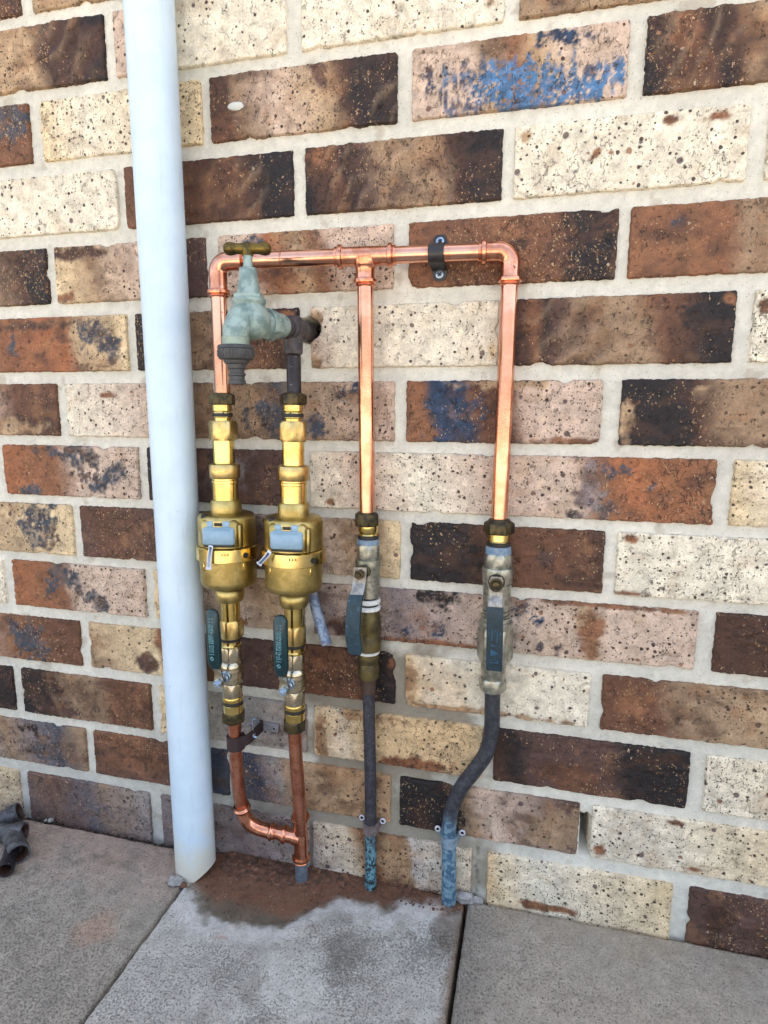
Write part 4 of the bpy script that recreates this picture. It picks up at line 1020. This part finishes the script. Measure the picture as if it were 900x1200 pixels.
def lever_pts(): pass
def inline_valve(x, label):
    """nickel ball valve with flared ends under a meter, teal lever pointing up"""
    y = -0.045; c = (x, y, 0)
    t = empty('ball_valve', (x, y, 0.232), label, 'valve', 'nickel ball valves under the meters')
    def L(name, prof, mat, parent=t, seg=36): return mk(name, lathe(c, UP, prof, seg), M[mat], parent)
    ph = .35
    L('seal_ring', [(0.3465, .0112), (0.3465, .0128), (0.3512, .0128), (0.3512, .0112)], 'seal')
    L('thread_neck', [(0.3375, .0118), (0.3385, .0136), (0.3405, .0136), (0.3420, .0120), (0.3440, .0118), (0.3470, .0118)], 'brass')
    mk('hex_end', hexa(c, UP, 0.3185, 0.3385, 0.0124, ph), M['nickel'], t)
    L('body', [(0.2885, .0122), (0.2900, .0140), (0.2925, .0146), (0.2965, .0148), (0.2968, .0139), (0.2978, .0139), (0.2981, .0148), (0.3055, .0150), (0.3058, .0142), (0.3068, .0142), (0.3071, .0150), (0.3110, .0148), (0.3113, .0141), (0.3122, .0141), (0.3125, .0147), (0.3165, .0142), (0.3190, .0122)], 'nickel')
    mk('hex_end', hexa(c, UP, 0.2700, 0.2890, 0.0124, ph + .1), M['nickel'], t)
    L('gland', [(0.2480, .0122), (0.2485, .0132), (0.2590, .0132), (0.2600, .0118), (0.2640, .0118), (0.2645, .0132), (0.2685, .0136), (0.2705, .0130)], 'brass')
    L('seal_ring', [(0.2602, .0119), (0.2602, .0128), (0.2640, .0128), (0.2640, .0119)], 'seal')
    mk('compression_nut', join(hexa(c, UP, 0.2350, 0.2487, 0.0136, ph), lathe(c, UP, [(0.2325, .0098), (0.2330, .0112), (0.2355, .0118)], 28)), M['tarnish'], t)
    zs = 0.3030
    st = mk('stem', join(lathe((x, y, zs), (0, -1, 0), [(0.008, .0070), (0.0170, .0070), (0.0175, .0062), (0.0215, .0060), (0.0220, .0048), (.0300, .0048)], 24),
                         hexa((x, y, zs), (0, -1, 0), 0.0345, 0.0385, 0.0050, .2), lathe((x, y, zs), (0, -1, 0), [(.0385, .0030), (.0415, .0030), (.0420, .0024)], 20)), M['zinc'], t)
    # pressed steel lever rising to a vinyl sleeve
    w = (1, 0, 0)
    pts = spline([(x, y - .0330, zs - .006), (x, y - .0330, zs + .004), (x + .0, y - .0335, zs + .013), (x, y - .0375, zs + .022), (x, y - .0395, zs + .034)], 6)
    n_ = len(pts); lv = mk('lever', join(ribbon(pts, w, [0.0125 if i < 8 else 0.0105 for i in range(n_)], 0.0022)), M['nickel'], t)
    # sleeve: capsule outline extruded, rounded
    zc0, zc1 = zs + 0.021, zs + 0.0985; hw = 0.0086
    outl = []
    for i in range(13): a = math.pi * i / 12; outl.append((hw * math.cos(a), zc1 - hw + hw * math.sin(a)))
    outl += [(-hw, zc0 + .010), (-hw * .72, zc0 + .001), (-hw * .5, zc0), (hw * .5, zc0), (hw * .72, zc0 + .001), (hw, zc0 + .010)]
    def yy(z): return -0.0415 + 0.0025 * (1 - min(1, max(0, (z - zc0) / 0.02)))
    V, Fq = [], []; m_ = len(outl); zcm = (zc0 + zc1) / 2
    layers = [(-.0034, .84), (-.0026, .96), (0, 1.0), (.0026, .96), (.0034, .84)]
    for (dy, sc) in layers:
        for (px, pz) in outl:
            V.append((x + px * sc, y + yy(pz) + dy, zcm + (pz - zcm) * (1 - (1 - sc) * .18)))
    for k in range(len(layers) - 1):
        for i in range(m_):
            j = (i + 1) % m_; Fq.append((k * m_ + i, k * m_ + j, (k + 1) * m_ + j, (k + 1) * m_ + i))
    Fq.append(tuple(range(m_ - 1, -1, -1))); Fq.append(tuple(range(4 * m_, 5 * m_)))
    mk('sleeve', (V, Fq), M['teal'], lv, ang=55)
    # worn pale print running up the sleeve, illegible in the photo: rows of small strokes and a round mark
    rg = random.Random(int(-x * 1e4)); pr = []
    yp = y - 0.0415 - 0.00345
    def st_(dx, dz, w_, h_): pr.append(rbox((x + dx, yp, zc0 + dz), (w_, .0003, h_), .00005))
    for lane, x0 in enumerate((-.0040, -.0022, -.0004, .0014)):
        z_ = .0235
        while z_ < .0585:
            if (.0325 < z_ < .0340) or (.0455 < z_ < .0468): z_ += .0012; continue
            h_ = rg.choice((.0006, .0010, .0014)); 
            if lane in (0, 3) and z_ < .030 and rg.random() < .3: z_ += .002; continue
            st_(x0 + rg.uniform(-.0002, .0002), z_, rg.choice((.0007, .0011, .0014)), h_); z_ += h_ + .0006
    for dz in (.0615, .0655):
        st_(-.0028, dz, .0012, .0012); st_(.0010, dz, .0013, .0014)
    st_(-.0012, .0205, .0064, .0007)
    pr.append(lathe((x - .0012, yp + .0001, zc0 + .0150), (0, -1, 0), [(0, .0026), (.0002, .0026)], 18))
    mk('lettering', join(*pr), M['inkpale'], lv, smooth=False)
    mk('emblem_slash', rbox((x - .0012, yp - .0003, zc0 + .0150), (.0058, .0003, .0010), .0001, Matrix.Rotation(math.radians(-40), 3, 'Y')), M['teal'], lv, smooth=False)
    return t
inline_valve(-0.2100, 'nickel ball valve under the left water meter with teal lever')
v2 = inline_valve(-0.1190, 'nickel ball valve under the right water meter with teal lever')
v2.location.x = -0.1245; v2.rotation_euler = (0, math.radians(1.0), 0)

# middle and right ball valves fixed tight to the wall
def wall_valve_mid():
    x, y = -0.0332, -0.021; c = (x, y, 0)
    t = empty('ball_valve', (x, y, 0.30), 'old ball valve on the middle pipe with worn blue lever and olive union', 'valve')
    def L(name, prof, mat, parent=t, seg=36): return mk(name, lathe(c, UP, prof, seg), M[mat], parent)
    mk('compression_nut', join(hexa((x - .002, y, 0), UP, 0.5000, 0.5145, 0.0138, .3), lathe((x - .002, y, 0), UP, [(0.514, .013), (0.5168, .0105)], 28)), M['tarnish'], t)
    L('gland', [(0.4880, .0120), (0.4905, .0104), (0.4935, .0122), (0.5003, .0120)], 'brass')
    L('seal_ring', [(0.4838, .0120), (0.4842, .0128), (0.4885, .0128), (0.4888, .0120)], 'seal')
    L('thread_tape', [(0.4770, .0126), (0.4775, .0134), (0.4835, .0133), (0.4840, .0120)], 'tape')
    mk('hex_end', hexa(c, UP, 0.4600, 0.4775, 0.0130, .35), M['nickel_old'], t)
    L('body', [(0.4105, .0120), (0.4115, .0142), (0.4180, .0146), (0.4332, .0150), (0.4335, .0144), (0.4348, .0144), (0.4351, .0151), (0.4475, .0152), (0.4490, .0160), (0.4545, .0165), (0.4590, .0163), (0.4602, .0130)], 'nickel_old')
    L('white_tape', [(0.4028, .0126), (0.4032, .0146), (0.4050, .0152), (0.4085, .0146), (0.4090, .0126)], 'ptfe')
    L('thread_neck', [(0.396, .0120), (0.411, .0125)], 'seal')
    L('white_tape', [(0.3945, .0126), (0.3950, .0150), (0.3985, .0152), (0.4000, .0130)], 'ptfe')
    L('union', [(0.3415, .0130), (0.3425, .0158), (0.3480, .0160), (0.3570, .0160), (0.3590, .0150), (0.3690, .0150), (0.3710, .0158), (0.3840, .0155), (0.3900, .0140), (0.3945, .0135)], 'olive')
    L('white_tape', [(0.3378, .0122), (0.3382, .0140), (0.3402, .0144), (0.3416, .0130)], 'ptfe')
    mk('lower_nut', join(hexa((x + .0, y, 0), UP, 0.3045, 0.3250, 0.0120, .6), lathe(c, UP, [(0.3245, .0118), (0.3260, .0128), (0.3360, .0132), (0.3385, .0126)], 30)), M['olive'], t)
    zs = 0.4470; phi = math.radians(-4)
    f = Vector((math.sin(phi), -math.cos(phi), 0))
    mk('stem', join(lathe((x, y, zs), f, [(.008, .0082), (.0185, .0082), (.0195, .0066), (.0270, .0062)], 24), hexa((x, y, zs), f, .0305, .0345, .0052, .1), lathe((x, y, zs), f, [(.0345, .003), (.037, .0028)], 16)), M['tarnish'], t)
    q = Vector((x, y, zs)) + f * .0285
    pts = spline([q + Vector((0, 0, .008)), q, q + Vector((-.001, 0, -.010)), q + Vector((-.0020, -.004, -.020)), q + Vector((-.0042, -.009, -.034)), q + Vector((-.0052, -.011, -.05))], 6)
    lv = mk('lever', ribbon(pts, (1, 0, 0), [.0155] * len(pts), .0024), M['steel'], t)
    sp = spline([pts[20], q + Vector((-.0042, -.0090, -.034)), q + Vector((-.0056, -.0120, -.060)), q + Vector((-.0052, -.0118, -.078)), q + Vector((-.0020, -.0105, -.0955))], 8)
    mk('sleeve', join(ribbon(sp, (1, 0, 0.05), [.0162 + .0012 * math.sin(i / len(sp) * 3) for i in range(len(sp) - 2)] + [.0150, .0118], .0062)), M['blue'], lv, ang=60)
    return t
wall_valve_mid()
def wall_valve_right():
    x, y = 0.1225, -0.020; c = (x, y, 0)
    t = empty('ball_valve', (x, y, 0.305), 'grey weathered ball valve on the right pipe with straight navy lever', 'valve')
    def L(name, prof, mat, parent=t, seg=36, cx=0): return mk(name, lathe((x + cx, y, 0), UP, prof, seg), M[mat], parent)
    mk('compression_nut', join(hexa(c, UP, 0.4985, 0.5120, 0.0152, .5), lathe(c, UP, [(0.5115, .0140), (0.5150, .0120), (0.5155, .0100)], 28)), M['tarnish'], t)
    L('gland', [(0.4880, .0120), (0.4895, .0114), (0.4905, .0126), (0.4988, .0126)], 'brass')
    L('seal_ring', [(0.4835, .0120), (0.4840, .0132), (0.4885, .0134), (0.4890, .0120)], 'seal')
    L('thread_tape', [(0.4748, .0138), (0.4752, .0148), (0.4820, .0146), (0.4838, .0130)], 'tape')
    mk('hex_end', hexa(c, UP, 0.4580, 0.4755, 0.0148, .3), M['nickel_old'], t)
    L('body', [(0.4075, .0130), (0.4085, .0156), (0.4180, .0158), (0.4270, .0160), (0.4275, .0153), (0.4290, .0153), (0.4295, .0162), (0.4395, .0168), (0.4400, .0161), (0.4412, .0161), (0.4417, .0172), (0.4500, .0180), (0.4560, .0184), (0.4590, .0176), (0.4595, .0140)], 'nickel_old')
    L('thread_neck', [(0.3995, .0140), (0.4005, .0162), (0.4020, .0164), (0.4030, .0145), (0.4045, .0145), (0.4055, .0160), (0.4070, .0160), (0.4080, .0138)], 'nickel_old')
    L('flange', [(0.3860, .0150), (0.3865, .0196), (0.3880, .0202), (0.3925, .0200), (0.3945, .0180), (0.3950, .0168), (0.3990, .0164), (0.4000, .0140)], 'nickel_old')
    mk('union_nut', hexa(c, UP, 0.3440, 0.3865, 0.0182, .52), M['nickel_old'], t)
    L('collar', [(0.3195, .0120), (0.3200, .0138), (0.3300, .0140), (0.3330, .0150), (0.3445, .0155)], 'nickel_old', cx=-.0008)
    mk('lower_nut', hexa((x - .0012, y, 0), UP, 0.3065, 0.3225, 0.0142, .45), M['nickel_old'], t)
    zs = 0.4455; f = Vector((0.02, -1, 0)).normalized()
    mk('stem', join(lathe((x, y, zs), f, [(.008, .0095), (.0190, .0095), (.0200, .0072), (.0260, .0068)], 24), lathe((x, y, zs), f, [(.0300, .0076), (.0325, .0076), (.0333, .0066), (.0325, .0048), (.0330, .0044), (.0345, .0040), (.0348, .0015)], 24)), M['tarnish'], t)
    q = Vector((x, y, zs)) + f * .0285
    pts = spline([q + Vector((0, 0, .009)), q, q + Vector((.0, 0, -.012)), q + Vector((.0, -.0035, -.022)), q + Vector((0.0005, -.006, -.036))], 6)
    lv = mk('lever', ribbon(pts, (1, 0, 0), [.0150 if i > 2 else .0120 + .001 * i for i in range(len(pts))], .0024), M['steel'], t)
    sp = [q + Vector((.0, -.0045, -.0250)), q + Vector((.0002, -.0058, -.034)), q + Vector((.0008, -.0064, -.060)), q + Vector((.0012, -.0064, -.084)), q + Vector((.0014, -.0060, -.0960)), q + Vector((.0014, -.0058, -.0985))]
    mk('sleeve', ribbon(spline(sp, 5), (1, 0, 0), [.0182] * 21 + [.0178, .0174, .0168, .0158, .0140], .0062), M['navy'], lv, ang=60)
    pr = []
    yq = q.y - .0064 - .0033
    for (dx, dz, w_, h_) in ((-.003, -.056, .0008, .013), (.0028, -.058, .0008, .013), (-.002, -.0685, .0026, .0018), (.0015, -.069, .0015, .001), (.0, -.0885, .0085, .0010), (-.0040, -.0870, .001, .003), (.0045, -.0870, .001, .003)):
        pr.append(rbox((q.x + .0009 + dx, yq, q.z + dz), (w_, .0003, h_), .00005))
    tri = [(q.x - .003, yq, q.z - .0730), (q.x + .0055, yq, q.z - .0775), (q.x - .003, yq, q.z - .0810)]
    pr.append((tri + [(a, b + .0003, c_) for a, b, c_ in tri], [(0, 1, 2), (3, 5, 4), (0, 3, 4, 1), (1, 4, 5, 2), (2, 5, 3, 0)]))
    mk('lettering', join(*pr), mat_plain('faded_blue_print', (38, 88, 120), (30, 72, 102), 0.6), lv, smooth=False)
wall_valve_right()

# ------------------------------------------------------------------ old pipes down to the slab
op = empty('old_pipe', (-0.033, -0.0125, 0), 'straight weathered copper pipe in the middle, dark above and cyan at its foot', 'pipe')
mk('pipe', sweep(spline([(-0.0335, -0.019, 0.31), (-0.0333, -0.017, 0.24), (-0.033, -0.0125, 0.16), (-0.033, -0.0120, 0.09), (-0.0328, -0.0125, -0.01)], 8), 0.0078), M['pipe_a'], op)
mk('rust_sleeve', lathe((-0.0334, -0.0187, 0.283), UP, [(0, .0080), (0.001, .0090), (0.024, .0092), (.0245, .0080)]), mat_plain('brown_coating', (58, 40, 32), (70, 50, 40), 0.6, bump=0.5), op)
op2 = empty('old_pipe', (0.0735, -0.0125, 0), 'dark weathered copper pipe on the right with an S-bend and a bright blue foot', 'pipe')
mk('pipe', sweep(spline([(0.1212, -0.020, 0.315), (0.1218, -0.018, 0.285), (0.1216, -0.0145, 0.252), (0.1165, -0.0125, 0.2200), (0.1035, -0.0120, 0.1945), (0.0880, -0.0120, 0.1690), (0.0762, -0.0120, 0.1400), (0.0722, -0.0120, 0.1120), (0.0722, -0.0120, 0.085), (0.0733, -0.0122, 0.04), (0.0742, -0.0125, -0.008)], 8), 0.0094), M['pipe_b'], op2)
def saddle(x, r, zc, mat, el, label, dz=0.0):
    t = empty('saddle_clip', (x, 0, zc), label, 'clip')
    y0 = -0.0120
    pth = [(x - r - .0100, -.002, zc + .0050 + dz), (x - r - .0085, -.0022, zc + .0050 + dz), (x - r - .0050, -.0024, zc + .0035 + dz), (x - r - .0012, -.004, zc + .001)]
    wd = [.004, .0078, .0090, .0125]
    for i in range(0, 13):
        a = math.radians(180 + 15 * i); rr = r + .0009
        pth.append((x + rr * math.cos(a), y0 + rr * math.sin(a), zc)); wd.append(.0150)
    pth += [(x + r + .0012, -.004, zc + .001), (x + r + .0050, -.0024, zc + .0035 - dz), (x + r + .0085, -.0022, zc + .0050 - dz), (x + r + .0100, -.002, zc + .0050 - dz)]
    wd += [.0125, .0090, .0078, .004]
    mk('strap', ribbon(pth, (0, 0, 1), wd, .0014), M[mat], t, ang=60)
    for s, d_ in ((-1, dz), (1, -dz)):
        p = (x + s * (r + .0064), -.0030, zc + .0058 + d_)
        mk('eyelet', lathe(p, (0, -1, 0), [(0, .0042), (.0010, .0042), (.0018, .0036), (.0020, .0026), (.0010, .0020)], 20), M[el], t)
        mk('eyelet_core', lathe((p[0], p[1] - .0008, p[2]), (0, -1, 0), [(0, .0022), (.0004, .0021)], 12), M['hole'], t)  # dark disc painted for the shade in the eyelet hole
saddle(-0.0329, 0.0080, 0.0880, 'saddle', 'eyelet', 'brown-grey saddle clip with white eyelets low on the middle pipe', 0.0)
saddle(0.0722, 0.0096, 0.0905, 'saddleblue', 'eyelet', 'blue-grey saddle clip with white eyelets low on the right pipe', 0.0)

# ------------------------------------------------------------------ lower copper return pipe
lc = empty('copper_pipe', (-0.128, -0.020, 0), 'reddish copper U-shaped link below the two meters going into the soil', 'pipe')
rcu = 0.0086
mk('pipe', sweep(spline([(-0.2092, -0.045, 0.238), (-0.2090, -0.045, 0.20), (-0.2105, -0.0415, 0.155), (-0.2118, -0.034, 0.118), (-0.2085, -0.0305, 0.088)], 8), rcu), M['copper_dull'], lc)
mk('pipe', sweep(spline([(-0.1246, -0.045, 0.240), (-0.1250, -0.0415, 0.19), (-0.1263, -0.0315, 0.128), (-0.1280, -0.0230, 0.07)], 8), rcu), M['copper_dull'], lc)
TC = Vector((-0.1288, -0.0220, 0.0620)); bd_ = Vector((-1, -0.03, 0.045)).normalized()
# elbow with bead rings
path = [Vector((-0.2110, -0.0330, 0.1060)), Vector((-0.2095, -0.0318, 0.0960)), Vector((-0.2075, -0.0300, 0.0865))]
arc = spline([Vector((-0.2108, -0.0328, 0.1045)), Vector((-0.2080, -0.0308, 0.0880)), Vector((-0.2010, -0.0282, 0.0752)), Vector((-0.1890, -0.0262, 0.0682)), Vector((-0.1760, -0.0250, 0.0656)), Vector((-0.1650, -0.0240, 0.0645))], 8)
rad = []
def beadr(s, L_, r):
    b = r + .0012
    for c0 in (0.006, L_ - 0.006):
        b += .0026 * math.exp(-((s - c0) / .0022)**2)
    for c0 in (0.0005, L_ - 0.0005):
        b += .0010 * math.exp(-((s - c0) / .0010)**2)
    return b
cum = [0]
for i in range(1, len(arc)): cum.append(cum[-1] + (arc[i] - arc[i - 1]).length)
fine = []
L_ = cum[-1]
for i in range(90):
    s = L_ * i / 89; k = max(0, min(len(cum) - 2, next((a for a in range(len(cum) - 1) if cum[a + 1] >= s), len(cum) - 2)))
    tt = (s - cum[k]) / max(1e-9, cum[k + 1] - cum[k]); fine.append(arc[k].lerp(arc[k + 1], tt)); rad.append(beadr(s, L_, rcu))
mk('elbow', sweep(fine, rad, 30), M['copper_joint'], lc)
mk('pipe', sweep([(-0.1680, -0.0242, 0.0647), (-0.1500, -0.0232, 0.0634)], rcu), M['copper_joint'], lc)
dn = Vector((-0.0005, 0.0010, -1)).normalized()
pf = fit_end(-0.0370, 1, rcu) + [(0, rcu + .0013)] + list(reversed(fit_end(0.0365, -1, rcu)))
br_ = [(0, rcu + .0032), (rcu + .001, rcu + .0030), (rcu + .004, rcu + .0013), (.0200, rcu + .0013), (.0215, rcu + .0034), (.0235, rcu + .0040), (.0255, rcu + .0034), (.0265, rcu + .0014), (.0295, rcu + .0012), (.0300, rcu + .0002)]
mk('tee', join(lathe(TC, dn, pf, 32), lathe(TC, bd_, br_, 32)), M['copper_joint'], lc)
mk('foot', lathe((TC.x - .0002, TC.y, -0.012), UP, [(0, .0086), (0.05, .0086)]), M['stub_low'], lc)

# rubber lined stand-off clip
rc_ = empty('standoff_clip', (-0.19, 0, 0.205), 'steel stand-off bracket with rubber sleeve and bolt below the left valve', 'clip')
mk('rubber_sleeve', lathe((-0.2091, -0.0450, 0.1955), UP, [(0, .0088), (0, .0108), (.0005, .0112), (.0185, .0112), (.0190, .0108), (.0190, .0088)], 28), M['rubber'], rc_)
arm = spline([(-0.2010, -0.0520, 0.2060), (-0.1960, -0.0480, 0.2085), (-0.1900, -0.0400, 0.2105), (-0.1880, -0.0200, 0.2110), (-0.1880, -0.0060, 0.2100)], 6)
mk('arm', ribbon(arm, (0.0, 0.0, 1), [.015] * len(arm), .0018), M['rubber'], rc_)
hoop = [(-0.2091 + .0122 * math.cos(a), -0.045 + .0122 * math.sin(a), 0.2050) for a in [math.radians(i) for i in range(-40, 95, 9)]]
mk('band', ribbon(hoop, (0, 0, 1), [.0165] * len(hoop), .0014), M['rubber'], rc_)
mk('wall_plate', rbox((-0.1835, -0.0022, 0.2070), (0.034, 0.0022, 0.0125), .0008, Matrix.Rotation(math.radians(3), 3, 'Y')), M['galv'], rc_)
screw((-0.1720, -0.0035, 0.2065), (0, -1, 0), .0032, rc_, 'galv')
mk('bolt', join(lathe((-0.1895, -0.0330, 0.2090), UP, [(0, .0016), (.0260, .0016), (.0262, .0012)], 12), rbox((-0.1895, -0.0330, 0.2335), (.010, .0016, .0016), .0004)), M['zinc'], rc_)
mk('wing_nut', join(rbox((-0.1895, -0.0335, 0.2085), (.0135, .0036, .0030), .0010), hexa((-0.1895, -0.0330, 0.2095), UP, 0, .0032, .0030)), M['zinc'], rc_)
mk('cross_bar', sweep(spline([(-0.2000, -0.0440, 0.2200), (-0.1960, -0.0400, 0.2270), (-0.1890, -0.0330, 0.2290)], 5), .0011, 8), M['galv'], rc_)

# short bent drain tail behind the right meter
ds = empty('drain_tail', (-0.112, -0.005, 0.43), 'short bent tail of weathered copper pipe sticking out beside the right meter', 'pipe')
pp = spline([(-0.1180, -0.004, 0.4520), (-0.1135, -0.0080, 0.4300), (-0.1065, -0.0180, 0.4030), (-0.0945, -0.0290, 0.3760), (-0.0815, -0.0385, 0.3500)], 8)
mk('pipe', sweep(pp, .0066, 24, open_end=True), M['pipe_c'], ds)
dd = (pp[-1] - pp[-2]).normalized()
mk('rim', lathe(pp[-1] - dd * .001, dd, [(0, .0067), (.0010, .0067), (.0012, .0060), (.0006, .0052), (-.006, .0050)], 24), M['pipe_c'], ds)

# ------------------------------------------------------------------ wall tap
tap = empty('garden_tap', (-0.1155, -0.045, 0.729), 'verdigris garden tap with brass bar handle and black hose connector', 'tap')
T0 = Vector((-0.1155, -0.045, 0.7290))
td = Vector((-0.27, -0.963, 0)).normalized()
BC = T0 + td * 0.0720                        # centre of the globe body
mk('union', join(hexa(T0, td, 0.0335, 0.0470, 0.0148, .3), lathe(T0, td, [(.014, .0120), (.020, .0125), (.022, .0138), (.033, .0140), (.0340, .0130), (.049, .0128), (.053, .0110), (.062, .0125)], 32)), M['patina'], tap)
mk('body', join(lathe(BC + Vector((0, 0, -.0185)), UP, [(0.000, .010), (.003, .0165), (.007, .0195), (.013, .0215), (.019, .0219), (.025, .0207), (.030, .0182), (.033, .0162), (.0345, .0158), (.0362, .0174), (.0395, .0176), (.0410, .0160)], 40),
               sweep(spline([BC + td * .004 + Vector((0, 0, .004)), BC + td * .013 + Vector((0, 0, -.002)), BC + td * .0200 + Vector((0, 0, -.012)), BC + td * .0220 + Vector((0, 0, -.0240))], 8), [.0168 - .00018 * i for i in range(25)], 32)), M['patina'], tap, ang=60)
bz = BC + Vector((0, 0, .0210))
mk('bonnet', join(hexa(bz, UP, 0.0, .0055, .0138, .2), lathe(bz, UP, [(.0050, .0128), (.008, .0118), (.020, .0098), (.0300, .0090), (.0312, .0084), (.0314, .0050)], 32)), M['patina'], tap)
mk('spindle', lathe(bz, UP, [(.030, .0050), (.0430, .0048), (.0435, .0056), (.0480, .0060)], 20), M['patina'], tap)
hc = bz + Vector((0, 0, .0500)); hd = Vector((0.86, 0.52, 0.05)).normalized()
hp = []
for s, r in [(-.0262, .0012), (-.0258, .0036), (-.0235, .0058), (-.0195, .0066), (-.0155, .0062), (-.0125, .0052), (-.0080, .0052), (-.0050, .0056), (0, .0060), (.0050, .0056), (.0080, .0052), (.0125, .0052), (.0155, .0062), (.0195, .0066), (.0235, .0058), (.0258, .0036), (.0262, .0012)]: hp.append((s * .92, r))
hd = Vector((0.93, 0.36, 0.03)).normalized()
mk('handle', join(lathe(hc, hd, hp, 28), lathe(hc + Vector((0, 0, -.007)), UP, [(0, .0058), (.004, .0062), (.010, .0060), (.0125, .0045)], 24)), M['handle'], tap, ang=60)
sb = BC + td * .0220 + Vector((0, 0, -.0240))
mk('spout_collar', lathe(sb + Vector((0, 0, .0060)), (0, 0, -1), [(0, .0130), (.001, .0138), (.0085, .0138), (.009, .0130)], 32), mat_metal('pale_verdigris', (150, 164, 148), (124, 142, 134), .5, metal=.3, nscale=90, bump=.4), tap)
hcn = mk('hose_connector', lathe(sb + Vector((0, 0, -.0025)), (0, 0, -1), [(0, .0170), (.0008, .0182), (.0030, .0186), (.0040, .0180), (.0045, .0186), (.0120, .0182), (.0140, .0170), (.0150, .0130), (.0180, .0120), (.0190, .0098), (.0230, .0090), (.0240, .0078), (.0275, .0078), (.0280, .0090), (.0300, .0090), (.0306, .0078), (.0345, .0078), (.0350, .0088), (.0385, .0088), (.0390, .0070), (.0385, .0050), (.0300, .0048)], 40), M['hose'], tap)
rb = []
for i in range(30):
    a = i * 2 * math.pi / 30
    rb.append(rbox(sb + Vector((math.cos(a) * .0182, math.sin(a) * .0182, -.0108)), (.0014, .0012, .0062), .0003, Matrix.Rotation(a, 3, 'Z')))
mk('grip_ribs', join(*rb), M['hose'], hcn)
ee = empty('pipe_elbow', (-0.1155, -0.045, 0.66), 'dark bronze tee and blackened pipe feeding the tap out of the wall', 'pipe')
mk('elbow', join(lathe(Vector((T0.x, T0.y, .7290)), (-.02, 1, .04), [(-.012, .0110), (-.010, .0125), (.006, .0122), (.018, .0118), (.0185, .0128), (.0290, .0126), (.0300, .0112), (.052, .0112)], 32),
                 lathe(T0, td, [(-.004, .0118), (.010, .0122), (.018, .0128), (.0195, .0120)], 32),
                 lathe(T0 + Vector((0, 0, .012)), (0, 0, -1), [(-.002, .006), (0.0, .0105), (.010, .0118), (.028, .0112), (.0400, .0104), (.0405, .0090)], 32)), M['patina_dark'], ee, ang=60)
mk('pipe', lathe((T0.x, T0.y, .648), UP, [(0, .0084), (.050, .0084)]), M['darkpipe'], ee)

# ------------------------------------------------------------------ old fittings dumped at the left edge
def fitting(name, p, d, r, L_, label, mats, bevel=0.0):
    t = empty(name, p, label, 'pipe fitting', 'old fittings dumped on the left slab')
    p = Vector(p); d = Vector(d).normalized()
    mk('body', lathe(p, d, [(-L_, r * .82), (-L_, r * .9), (-L_ + .004, r * .9), (-.016, r * .86), (-.0150, r * .98), (-.0030, r), (0, r * .96), (0, r * .78)], 30, caps=False), M[mats], t)
    mk('bore', lathe(p, d, [(0, r * .78), (-.004, r * .70), (-.004, r * .66), (-.018, r * .62), (-.018, .0003)], 26, caps=False), mat_plain('old_bore', (42, 28, 24), (70, 44, 30), .6), t)
    return t
f1 = fitting('pipe_fitting', (-0.5270, -0.0955, 0.0150), (0.80, -0.58, 0.06), 0.0150, 0.055, 'old grey pipe fitting with its dark open mouth facing the downpipe', 'oldfit')
f2 = fitting('pipe_fitting', (-0.5560, -0.0560, 0.0150), (0.90, 0.25, 0.02), 0.0140, 0.060, 'dark old fitting lying behind the one with the open mouth', 'oldfit')
f3 = fitting('pipe_fitting', (-0.6000, -0.0200, 0.0160), (0.8, 0.55, 0.30), 0.0150, 0.070, 'long old fitting leaning at the back nearest the wall', 'oldfit')
f4 = fitting('pipe_fitting', (-0.5230, -0.1230, 0.0120), (0.55, -0.80, -0.02), 0.0110, 0.050, 'front blue-black fitting of the dumped pile at the picture edge', 'darkpipe')
